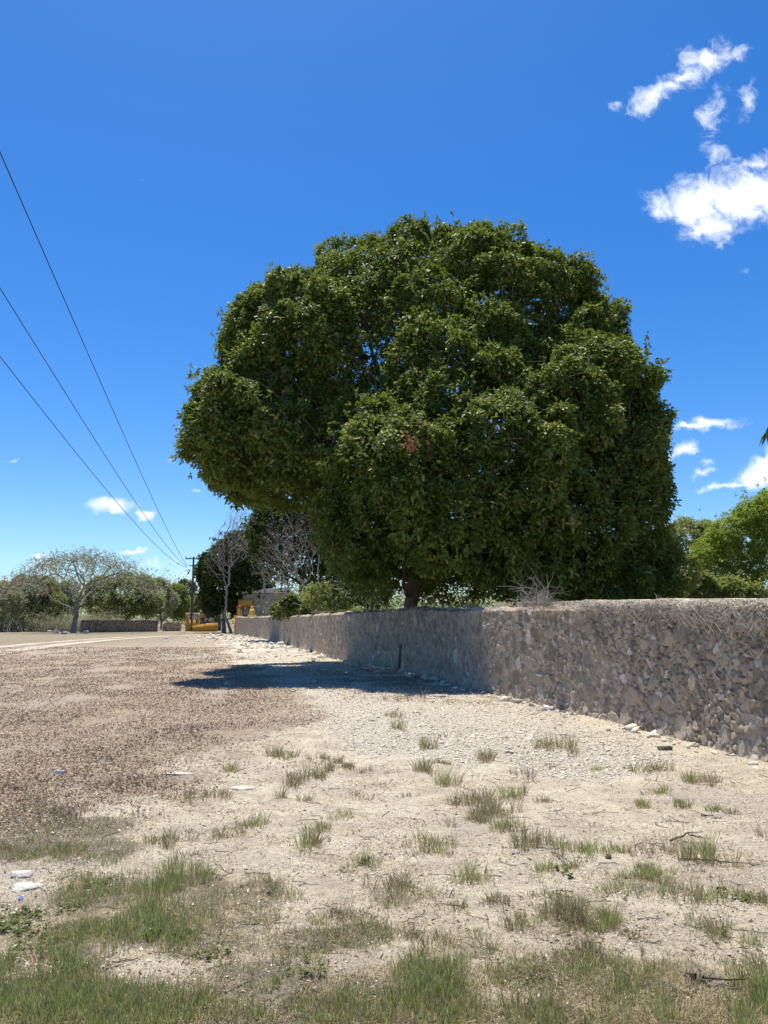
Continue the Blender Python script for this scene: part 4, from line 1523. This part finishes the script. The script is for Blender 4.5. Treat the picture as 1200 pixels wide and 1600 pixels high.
stick('dark dead branch lying across a grass tuft at right', [(1048, 1322, .01), (1075, 1314, .05), (1100, 1312, .02)], .009, 1)
stick('thin dark twig on the sand below the wall', [(1096, 1276, .0), (1112, 1279, .01), (1127, 1281, .0)], .006, 2)
stick('long thin dead stem trailing to the right edge', [(1060, 1345, .0), (1120, 1352, .02), (1190, 1358, .0)], .006, 3)
stick('rotten short branch in the grass at lower right', [(1080, 1522, .0), (1095, 1526, .01), (1104, 1532, .0)], .012, 4)

# --- ochre gate and low ramp wall
Yg = 112.


def P3(px, py, Y):
    return at(px, py, Y)


xa, xb = P3(290, 980, Yg)[0], P3(311, 980, Yg)[0]
ztop, zmid = P3(300, 958.5, Yg)[2], P3(300, 969, Yg)[2]
root = thing('garden_gate', 'ochre gate with a row of white balusters beyond the track end', 'gate', ((xa + xb) / 2, Yg, 0))
mb = MB()
mb.box(((xa + xb) / 2, Yg, (zmid - .1) / 2), (xb - xa, .35, zmid + .1))
mb.build('lower_panel', M_ochre, root)
for sx in (xa + .12, xb - .12):
    mb = MB()
    mb.box((sx, Yg, (zmid + ztop) / 2 + .05), (.24, .34, ztop - zmid + .1))
    mb.build('gate_post', M_ochre, root)
mb = MB()
mb.box(((xa + xb) / 2, Yg, ztop), (xb - xa - .49, .2, .13))
mb.build('top_rail', M_whitepaint, root)
for i in range(5):
    x = xa + .42 + i * (xb - xa - .84) / 4
    mb = MB()
    mb.tube([(x, Yg, z) for z in np.linspace(zmid, ztop - .066, 7)], [.07, .05, .08, .1, .08, .05, .07], 8)
    mb.build('baluster', M_whitepaint, root, True)
# ramp wall
xa, xb = P3(301, 980, 108)[0], P3(339, 980, 108)[0]
mb = MB()
hs_ = [.8, .95, 1.1, 1.18, 1.2]
xs = np.linspace(xa, xb, 5)
V, F = [], []
for x, h in zip(xs, hs_):
    V += [(x, 108, -.1), (x, 108.4, -.1), (x, 108.4, h), (x, 108, h)]
for i in range(4):
    for j in range(4):
        F.append([i * 4 + j, i * 4 + (j + 1) % 4, i * 4 + 4 + (j + 1) % 4, i * 4 + 4 + j])
F += [[0, 3, 2, 1], [16, 17, 18, 19]]
mb.raw(np.array(V, float), F)
tag(mb.build('ramp_wall', M_ochre), 'low sloping ochre wall in front of the brick wall', 'low wall')
M_brick = plain('old_brick', (.30, .22, .17), (.44, .34, .27), 2.2, .9, .4)
xa, xb = P3(311.5, 970, 116)[0], P3(345, 970, 116)[0]
root = thing('brick_wall', 'weathered brick wall behind the low ochre ramp wall', 'brick wall', ((xa + xb) / 2, 116, 0))
mb = MB()
mb.box(((xa + xb) / 2, 116.25, 1.9 / 2 - .05), (xb - xa, .5, 2.0))
mb.build('stone_base', M_rubble_dark, root, False, {'stone': np.full(8, .4), 'mortar': np.full(8, .4), 'along': np.zeros(8)})
mb = MB()
mb.box(((xa + xb) / 2, 116.2, 2.54), (xb - xa, .36, 1.28))
mb.build('upper_wall', M_brick, root)
# finial, ochre wall end, gate pier, stone house
i0 = len(S_) - 1
wxe, wye, nxe, nye = [float(v) for v in wall_at(WALL_L - .01)]
tdir = np.array([nye, -nxe])
mb = MB()
c = np.array([wxe, wye]) + tdir * .32 - np.array([nxe, nye]) * .20
mb.box((c[0], c[1], .98), (.62, .62, 2.05), math.atan2(tdir[1], tdir[0]))
mb.box((c[0], c[1], 2.04), (.72, .72, .10), math.atan2(tdir[1], tdir[0]))
tag(mb.build('end_pier', M_ochre), 'ochre painted pier closing the far end of the long wall', 'pier')
sF = np.interp(70., _py, WALL_S)
for Yt in np.linspace(60, 86, 60):
    sx = np.interp(Yt, _py, WALL_S)
    x, y, nx, ny = wall_at(sx)
    if 600 + FPX * float(x) / float(y) < 392.5:
        break
c = np.array([float(x) - float(nx) * .25, float(y) - float(ny) * .25])
mb = MB()
mb.box((c[0], c[1], 1.98), (.72, .5, .2))
mb.box((c[0], c[1], 2.40), (.62, .44, .66), 0, .42)
mb.tube([(c[0], c[1], z) for z in (2.73, 2.78, 2.86, 2.93, 2.96)], [.08, .12, .13, .09, .02], 10)
tag(mb.build('finial', M_yellow), 'yellow pyramid finial with a round knob on the far wall top', 'finial')
Yp = 92.
root = thing('gate_pier', 'ochre gate pier with a red cap behind the far wall end', 'gate pier', (at(374, 950, Yp)[0], Yp, 0))
zt_ = at(374, 950, Yp)[2]
mb = MB()
x0 = at(374, 950, Yp)[0]
mb.box((x0, Yp, zt_ / 2), (.55, .55, zt_))
mb.build('pier_shaft', M_ochre, root)
mb = MB()
mb.box((x0, Yp, zt_ + .14), (.78, .78, .28), 0, .7)
mb.build('pier_cap', M_red, root)
# stone house
Yh = 96.
pa, pb = at(379, 940, Yh), at(452, 940, Yh)
root = thing('stone_house', 'roofless rough stone building with pale coping behind the dead trees', 'building', ((pa[0] + pb[0]) / 2, Yh, 0))
zt0, zt1 = at(379, 927, Yh)[2], at(452, 919, Yh)[2]
rubble_box('front_wall', '', '', (pa[0], Yh), (pb[0], Yh), zt0, .6, M_rubble, root, .16)
rubble_box('side_wall', '', '', (pa[0] + .02, Yh + 9), (pa[0] + .02, Yh + .62), zt0, .6, M_rubble, root, .3)
rubble_box('back_wall', '', '', (pb[0], Yh + 9.7), (pa[0], Yh + 9.7), zt0, .6, M_rubble, root, .3)
mb = MB()
V = np.array([[pa[0] - .15, Yh - .12, zt0 + .02], [pb[0] + .1, Yh - .12, zt0 + .02], [pb[0] + .1, Yh + .7, zt0 + .02], [pa[0] - .15, Yh + .7, zt0 + .02],
              [pa[0] - .15, Yh - .12, zt0 + .2], [pb[0] + .1, Yh - .12, zt1 + .2], [pb[0] + .1, Yh + .7, zt1 + .2], [pa[0] - .15, Yh + .7, zt0 + .2]])
mb.raw(V, [[0, 3, 2, 1], [4, 5, 6, 7], [0, 1, 5, 4], [2, 3, 7, 6], [0, 4, 7, 3], [1, 2, 6, 5]])
mb.build('coping', M_capstone, root)
xw = at(383, 942, Yh - .6)[0]
mb = MB()
mb.box((xw, Yh - .35, at(383, 942, Yh)[2]), (1.7, .5, .8))
mb.build('ochre_bellcote', M_ochre, root)

# --- utility pole and wires
Yq = 112.
pp = at(299.5, 960, Yq)
x0 = pp[0]
zt_ = at(299.5, 869.5, Yq)[2]
root = thing('utility_pole', 'wooden utility pole with crossarm and insulators at the field end', 'utility pole', (x0, Yq, 0))
mb = MB()
mb.tube([(x0, Yq, z) for z in np.linspace(-.2, zt_, 8)], np.linspace(.2, .13, 8), 10)
mb.build('pole', M_wood, root, True)
za = at(299.5, 873, Yq)[2]
mb = MB()
mb.box((x0, Yq - .18, za), (2.3, .12, .16))
mb.build('crossarm', M_wood, root)
zb_ = at(299.5, 884, Yq)[2]
mb = MB()
mb.box((x0 + .25, Yq - .18, zb_), (1.7, .1, .12))
mb.build('lower_arm', M_wood, root)
for dx in (-1.08, -.45, .45, 1.08):
    mb = MB()
    mb.tube([(x0 + dx, Yq - .18, za + z) for z in (.08, .15, .2, .26, .32)], [.03, .08, .05, .09, .03], 8)
    mb.build('insulator', M_steel, root, True)
mb = MB()
mb.tube([(x0 + .3, Yq - .3, zb_ - .5), (x0 + .3, Yq - .3, zb_ + .12)], [.14, .14], 10)
mb.build('fuse_cutout', M_steel, root)
tipL = at(292.5, 884.5, Yq)
WIRES = [((0, 238), 8.4, (285, 878), 'steep overhead wire crossing the left sky, highest of the three', .55),
         ((0, 450), 8.2, (287, 882), 'middle overhead wire of the three on the left', .8),
         ((0, 557), 8.0, (281, 880), 'lowest overhead wire of the three on the left', 1.0)]
for i, ((px, py), zn, _e, lab, sag) in enumerate(WIRES):
    d = ray(px, py)
    kk = (zn - CAM_H) / d[2]
    B = np.array([0, 0, CAM_H]) + d * kk
    A = tipL + np.array([0, -.05 * i, .05 - .12 * i])
    dirv = (B - A)
    T1 = (A[1] + 3.0) / (A[1] - B[1])
    tt_ = np.linspace(0, T1, 90)
    pts = A[None] + dirv[None] * tt_[:, None]
    pts[:, 2] -= sag * 4 * tt_ * (1 - tt_) * (tt_ < 1.0) - np.where(tt_ > 1, sag * 4 * tt_ * (tt_ - 1), 0)
    mb = MB()
    mb.tube(pts, np.interp(pts[:, 1], [0, 30, 112], [.0075, .012, .026]), 6)
    tag(mb.build('overhead_wire', M_wire, None, True), lab, 'overhead wire')

# ------------------------------------------------------------------ loose ground cover
def scatter(n, xr, yr, fn, seed):
    r = np.random.default_rng(seed)
    # even per image area near the camera: y drawn log-uniform
    y = np.exp(r.uniform(math.log(yr[0]), math.log(yr[1]), n))
    x = r.uniform(xr[0], xr[1], n) * y
    keep = r.uniform(0, 1, n) < fn(x, y)
    keep &= x < wall_x_at_y(y) - .08
    return x[keep], y[keep], r


# gravel
x, y, r = scatter(220000, (-.62, .62), (3.0, 40), lambda x, y: np.clip(gravel_m(x, y) * (.5 + .9 * fbm(x * 2, y * 2, 3, 61)) + .035, 0, 1), 1)
gmx = gravel_m(x, y)
R = np.clip(r.lognormal(-4.75, .45, len(x)), .004, .035) * (.45 + .55 * gmx) * np.interp(y, [6, 14, 40], [1, 1.15, 2.0])
V, F = stones_arr(np.stack([x, y, ground_z(x, y) + R * .15], 1), R, .45, 3)
o = mk('gravel', V, F, M_pebble, {'tint': np.repeat(np.clip(r.beta(3.2, 2, len(x)), 0, 1), 12)})
tag(o, 'pale limestone gravel scattered in front of the wall', kind='stuff')
# rubble along the wall foot
r = np.random.default_rng(8)
n = 900
ys = np.concatenate([r.uniform(30, 86, 620), r.uniform(8.5, 30, 280)])
dist = np.abs(r.normal(0, 1, n)) * np.interp(ys, [9, 28, 35, 60, 86], [.12, .3, 1.2, 2.6, 3])
sx = np.interp(ys, _py, WALL_S)
wx0, wy0, nx0, ny0 = wall_at(sx)
x, y = wx0 + nx0 * (dist + .12), wy0 + ny0 * (dist + .12)
R = r.lognormal(-3.1, .45, n) * np.interp(ys, [9, 28, 60], [.7, 1, 1.7])
V, F = stones_arr(np.stack([x, y, R * .2], 1), R, .6, 4)
o = mk('rubble', V, F, M_pebble, {'tint': np.repeat(r.uniform(.25, 1, n), 12)})
tag(o, 'pale rubble stones along the foot of the wall', kind='stuff')
# leaf litter
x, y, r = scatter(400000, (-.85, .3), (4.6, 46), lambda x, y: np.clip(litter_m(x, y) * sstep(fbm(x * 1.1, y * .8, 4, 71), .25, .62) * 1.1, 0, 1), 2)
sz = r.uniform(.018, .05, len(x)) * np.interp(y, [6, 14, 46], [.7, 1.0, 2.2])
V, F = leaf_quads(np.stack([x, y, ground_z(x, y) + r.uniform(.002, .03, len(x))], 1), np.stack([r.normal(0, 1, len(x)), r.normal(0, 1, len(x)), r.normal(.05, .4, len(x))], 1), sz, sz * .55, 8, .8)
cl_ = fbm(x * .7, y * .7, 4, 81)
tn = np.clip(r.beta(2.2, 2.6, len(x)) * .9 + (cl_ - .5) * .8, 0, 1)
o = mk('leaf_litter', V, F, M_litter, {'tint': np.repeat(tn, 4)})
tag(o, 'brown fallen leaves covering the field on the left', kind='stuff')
# scattered dark bits and chaff on the sand
x, y, r = scatter(150000, (-.6, .6), (2.6, 16), lambda x, y: np.clip((fbm(x * 2.2, y * 2.2, 4, 83) - .42) * 2.4 + .08, 0, 1), 5)
sz = .006 + r.exponential(.009, len(x)).clip(0, .04)
V, F = leaf_quads(np.stack([x, y, ground_z(x, y) + .004], 1), np.stack([r.normal(0, 1, len(x)), r.normal(0, 1, len(x)), r.normal(.02, .2, len(x))], 1), sz, sz * .35, 9, 1.0)
o = mk('plant_debris', V, F, M_litter, {'tint': np.repeat(r.beta(1.5, 2.6, len(x)), 4)})
tag(o, 'small dry leaf fragments and chaff on the sand', kind='stuff')


# crisp grit: small flat flakes of limestone and clods
x, y, r = scatter(420000, (-.6, .6), (2.6, 17), lambda x, y: np.clip(.35 + (fbm(x * 3, y * 3, 4, 183) - .5) * 2.2, 0, 1) * (1 - .75 * litter_m(x, y)), 15)
sz = (.003 + r.exponential(.0035, len(x))).clip(0, .022) * np.interp(y, [3, 6, 16], [.8, 1.1, 2.0])
V, F = leaf_quads(np.stack([x, y, ground_z(x, y) + sz * .2], 1), np.stack([r.normal(0, 1, len(x)), r.normal(0, 1, len(x)), r.normal(.0, .3, len(x))], 1), sz, sz * .8, 19, 1.0, 0)
o = mk('grit', V, F, M_pebble, {'tint': np.repeat(np.clip(r.beta(1.3, 1.1, len(x)), 0, 1), 4)})
tag(o, 'fine pale grit and crumbs of soil on the sand', kind='stuff')


# grass
class Blades:
    def __init__(s):
        s.b, s.h, s.l, s.t, s.w = [], [], [], [], []

    def tuft(s, x, y, rad, h, n, green, r, lean=.35, w=.0030):
        a = r.uniform(0, 2 * PI, n)
        q = rad * np.sqrt(r.uniform(0, 1, n))
        s.b.append(np.stack([x + q * np.cos(a), y + q * np.sin(a)], 1))
        s.h.append(h * r.uniform(.4, 1.15, n))
        ln = lean * r.uniform(.1, 1.1, n)
        s.l.append(np.stack([np.cos(a) * ln, np.sin(a) * ln], 1) + r.normal(0, .08, (n, 2)))
        s.t.append(np.where(r.uniform(0, 1, n) < green, r.uniform(0, .6, n), r.uniform(.8, 1, n)))
        s.w.append(np.full(n, w))

    def build(s, name, label, mat):
        B, H_, Ln, T, Wd = map(np.concatenate, (s.b, s.h, s.l, s.t, s.w))
        r = np.random.default_rng(3)
        m = len(B)
        a = r.uniform(0, PI, m)
        sd = np.stack([np.cos(a), np.sin(a), a * 0], 1)
        z0 = ground_z(B[:, 0], B[:, 1])
        rows = []
        for f, wf in ((0, .8), (.45, 1), (.8, .65), (1, .12)):
            c = np.stack([B[:, 0] + Ln[:, 0] * H_ * f ** 1.7, B[:, 1] + Ln[:, 1] * H_ * f ** 1.7, z0 - .004 + H_ * f * (1 - .25 * f * np.hypot(*Ln.T))], 1)
            rows += [c - sd * (Wd * wf)[:, None] * .5, c + sd * (Wd * wf)[:, None] * .5]
        V = np.stack(rows, 1)
        i = np.arange(m)[:, None] * 8
        F = np.concatenate([i + np.array([[0, 1, 3, 2]]), i + np.array([[2, 3, 5, 4]]), i + np.array([[4, 5, 7, 6]])])
        o = mk(name, V.reshape(-1, 3), F, mat, {'tint': np.repeat(T, 8)})
        return tag(o, label, kind='stuff')


G, Dg, Tw = Blades(), Blades(), Blades()
r = np.random.default_rng(31)
for (px, py, rx, ry, nt, h, gsh) in GRASS_ZONES:
    for _ in range(int(nt * 1.6)):
        a, q = r.uniform(0, 2 * PI), math.sqrt(r.uniform(0, 1)) * (1 + .2 * r.normal())
        ppx, ppy = px + rx * q * math.cos(a), py + ry * q * math.sin(a)
        g = gr(ppx, max(ppy, 1010))
        dn = float(fbm(np.array([g[0] * 3.2]), np.array([g[1] * 3.2]), 3, 99)[0])
        if dn < .49 and r.uniform() < .9:
            continue
        isg = r.uniform() < gsh
        hh = h * r.uniform(.6, 1.15) * (.75 + .5 * dn)
        n = int(r.integers(8, 18))
        if isg:
            G.tuft(g[0], g[1], r.uniform(.02, .06), hh * .85, n, .68, r, .34)
            if r.uniform() < .6:
                Dg.tuft(g[0], g[1], .06, hh * .45, 10, .2, r, .9)
        else:
            Dg.tuft(g[0], g[1], r.uniform(.02, .07), hh * .7, n, .5, r, .75)
TUFTS = [  # px, py, half width px, height px, kind
    (618, 1140, 11, 28, 0), (672, 1167, 14, 26, 0), (697, 1150, 14, 14, 2), (760, 1185, 22, 26, 0), (690, 1192, 20, 10, 0), (662, 1203, 22, 24, 0), (698, 1222, 20, 32, 1),
    (875, 1173, 30, 28, 0), (862, 1198, 8, 24, 2), (815, 1207, 22, 24, 2), (828, 1216, 4, 34, 2), (935, 1200, 7, 13, 1), (790, 1155, 8, 12, 2), (880, 1150, 20, 8, 2),
    (760, 1272, 36, 34, 0), (745, 1250, 24, 30, 0), (716, 1258, 6, 26, 0), (797, 1243, 20, 26, 1), (850, 1253, 12, 10, 0), (675, 1326, 36, 24, 1), (745, 1283, 30, 14, 0),
    (790, 1302, 24, 24, 1), (835, 1325, 34, 34, 0), (840, 1357, 14, 22, 1), (905, 1332, 30, 24, 1), (965, 1334, 20, 15, 1), (885, 1355, 20, 12, 1), (927, 1295, 5, 26, 2),
    (1020, 1203, 26, 22, 0), (1014, 1220, 8, 14, 2), (1085, 1224, 22, 28, 1), (1124, 1222, 8, 18, 0), (1035, 1242, 20, 14, 1), (995, 1260, 18, 15, 1), (1062, 1260, 22, 15, 1), (1125, 1270, 18, 13, 1),
    (1090, 1342, 30, 42, 1), (1022, 1335, 22, 22, 2), (1018, 1372, 36, 24, 1), (1075, 1402, 40, 24, 1), (1150, 1405, 30, 18, 1), (1195, 1412, 20, 20, 0), (1130, 1458, 38, 28, 1), (1175, 1500, 30, 14, 0),
    (748, 1372, 18, 36, 1), (725, 1422, 14, 16, 1), (780, 1412, 18, 16, 0), (812, 1445, 22, 26, 1), (885, 1432, 34, 46, 0), (938, 1436, 30, 34, 1), (920, 1478, 20, 24, 0), (960, 1390, 18, 14, 1),
    (480, 1220, 38, 28, 0), (434, 1182, 22, 20, 1), (505, 1188, 26, 12, 0), (545, 1200, 30, 12, 0), (440, 1244, 5, 26, 0), (478, 1250, 5, 20, 0), (485, 1322, 22, 34, 1), (500, 1300, 16, 18, 1),
    (545, 1278, 14, 14, 1), (395, 1293, 20, 24, 1), (350, 1305, 26, 14, 0), (262, 1318, 34, 22, 0), (315, 1243, 40, 18, 0), (300, 1300, 12, 10, 2), (570, 1348, 28, 16, 1), (612, 1388, 34, 26, 0),
    (560, 1240, 30, 12, 2), (600, 1228, 18, 10, 2), (640, 1245, 16, 10, 2), (520, 1205, 10, 20, 0), (355, 1205, 12, 22, 1), (640, 1330, 16, 10, 2), (555, 1302, 12, 8, 2), (300, 1338, 22, 14, 2),
    (95, 1275, 30, 26, 2), (60, 1250, 24, 20, 2), (130, 1265, 20, 16, 2), (175, 1230, 24, 14, 2), (225, 1215, 20, 12, 2), (20, 1235, 22, 16, 2), (220, 1275, 18, 14, 2), (270, 1355, 8, 20, 2),
    (610, 1118, 14, 12, 0), (622, 1096, 3, 34, 2), (604, 1094, 3, 26, 2), (660, 1092, 5, 26, 2), (640, 1095, 6, 20, 2), (560, 1085, 5, 14, 2), (1198, 1310, 10, 34, 2), (1110, 1372, 40, 10, 2),
    (690, 1470, 16, 16, 1), (640, 1470, 20, 20, 0), (545, 1430, 20, 22, 0), (505, 1440, 14, 16, 1), (700, 1395, 10, 10, 2), (660, 1290, 10, 8, 2), (985, 1455, 14, 12, 0), (855, 1395, 14, 12, 0),
]
for (px, py, hw, hp, kd) in TUFTS:
    g0 = gr(px, py)
    sc_ = g0[1] / FPX
    W_, H_ = hw * sc_ * 1.1, max(.03, hp * sc_ * 1.05)
    nc = max(2, int(hw / 3.0))
    for _ in range(nc):
        x = g0[0] + r.normal(0, .5) * W_
        y = g0[1] + r.normal(0, .45) * W_ * 1.1
        hh = H_ * r.uniform(.55, 1.05)
        wd = np.interp(g0[1], [4, 12], [.003, .0055])
        if kd == 2:
            Tw.tuft(x, y, .05, hh, 9, .35, r, .8, wd)
        else:
            (G if (kd == 1 and r.uniform() < .6) else Dg).tuft(x, y, .05, hh, 26, .62, r, .6, wd)
            Dg.tuft(x, y, .07, hh * .4, 14, .15, r, 1.2, wd)
# prostrate dry stems and thatch through the grassy parts
for (px, py, rx, ry, nt, h, gsh) in GRASS_ZONES:
    for _ in range(int(nt * 1.5)):
        a, q = r.uniform(0, 2 * PI), math.sqrt(r.uniform(0, 1)) * 1.25
        g = gr(px + rx * q * math.cos(a), max(py + ry * q * math.sin(a), 1010))
        Dg.tuft(g[0], g[1], .08, r.uniform(.02, .05), int(r.integers(6, 16)), .3, r, 1.9, .0026)
for _ in range(2600):
    y = math.exp(r.uniform(math.log(3.0), math.log(12.5)))
    x = r.uniform(-.58, .58) * y
    f_ = float(fbm(np.array([x * .8]), np.array([y * .8]), 3, 141)[0])
    if x > wall_x_at_y(y) - .2 or r.uniform() > (f_ - .38) * 5 or gravel_m(np.array([x]), np.array([y]))[0] > .5:
        continue
    Dg.tuft(x, y, .10, r.uniform(.012, .04), int(r.integers(8, 20)), .35, r, 2.0, .003)
# scattered small sprigs
x, y, _r = scatter(2600, (-.6, .6), (3.0, 13), lambda x, y: np.clip((fbm(x * 1.4, y * 1.4, 3, 55) - .45) * 3, 0, .8) * (1 - .6 * gravel_m(x, y)), 77)
for a, b_ in zip(x, y):
    kd = r.uniform()
    (Tw if kd < .35 else Dg).tuft(a, b_, .035, r.uniform(.015, .05), int(r.integers(4, 12)), .4, r, 1.0)
# low broad-leaved weeds
r = np.random.default_rng(63)
Q, D = [], []
for (px, py, n, rad) in [(18, 1432, 16, .10), (40, 1448, 12, .08), (8, 1455, 10, .08), (262, 1478, 14, .09), (240, 1470, 8, .06), (150, 1385, 8, .06), (575, 1345, 5, .04), (1150, 1405, 8, .08),
                         (880, 1362, 7, .06), (60, 1470, 8, .08), (330, 1510, 7, .06), (95, 1425, 7, .06), (700, 1540, 6, .06), (480, 1525, 6, .06), (30, 1500, 8, .08)]:
    g = gr(px, py)
    for _ in range(n):
        a, q = r.uniform(0, 2 * PI), rad * math.sqrt(r.uniform(0, 1)) * 1.5
        x, y = g[0] + q * math.cos(a), g[1] + q * math.sin(a)
        z = float(ground_z(np.array([x]), np.array([y]))[0])
        for k_ in range(9):
            a2 = r.uniform(0, 2 * PI)
            Q.append((x, y, z + r.uniform(.003, .03)))
            D.append((math.cos(a2), math.sin(a2), r.uniform(-.05, .6)))
V, F = leaf_quads(np.array(Q), np.array(D), r.uniform(.018, .038, len(Q)), .014, 4, 1.2, .2, hexa=False)
o = mk('broadleaf_weeds', V, F, M_leaf_shrub, {'tint': np.repeat(r.beta(2, 3, len(Q)), 4)})
tag(o, 'low creeping broad-leaved weeds among the grass', kind='stuff')
# thin twigs and runners lying on the soil
m, k_ = 620, 9
y = np.exp(r.uniform(math.log(3.0), math.log(13), m))
x = r.uniform(-.55, .5, m) * y
kp = (x < wall_x_at_y(y) - .4) & (litter_m(x, y) < .5)
x, y = x[kp], y[kp]
m = len(x)
P = np.zeros((m, k_, 3))
a = r.uniform(0, 2 * PI, m)
st_ = r.uniform(.006, .028, m)
for i in range(k_):
    P[:, i] = np.stack([x, y, ground_z(x, y) + .003 + r.uniform(0, .004, m)], 1)
    x, y = x + np.cos(a) * st_, y + np.sin(a) * st_
    a = a + r.normal(0, .3, m)
V, F = tubes_many(P, np.repeat(r.uniform(.0010, .0026, m)[:, None], k_, 1), 4)
o = mk('twigs', V, F, M_bark)
tag(o, 'thin dark twigs and dry runners lying on the soil', kind='stuff')
G.build('green_grass', 'upright green grass growing in patches near the viewer', M_grass_green)
Dg.build('dry_grass', 'dry straw-coloured grass tufts on the sand', M_grass_olive)
M_weed = leaf_mat('brown_weed', [(0, (.10, .08, .05)), (.5, (.17, .13, .09)), (1, (.33, .25, .18))], .7, .1, (.3, .2, .1))
Tw.build('dead_weeds', 'small brown dead weeds standing on the sand', M_weed)
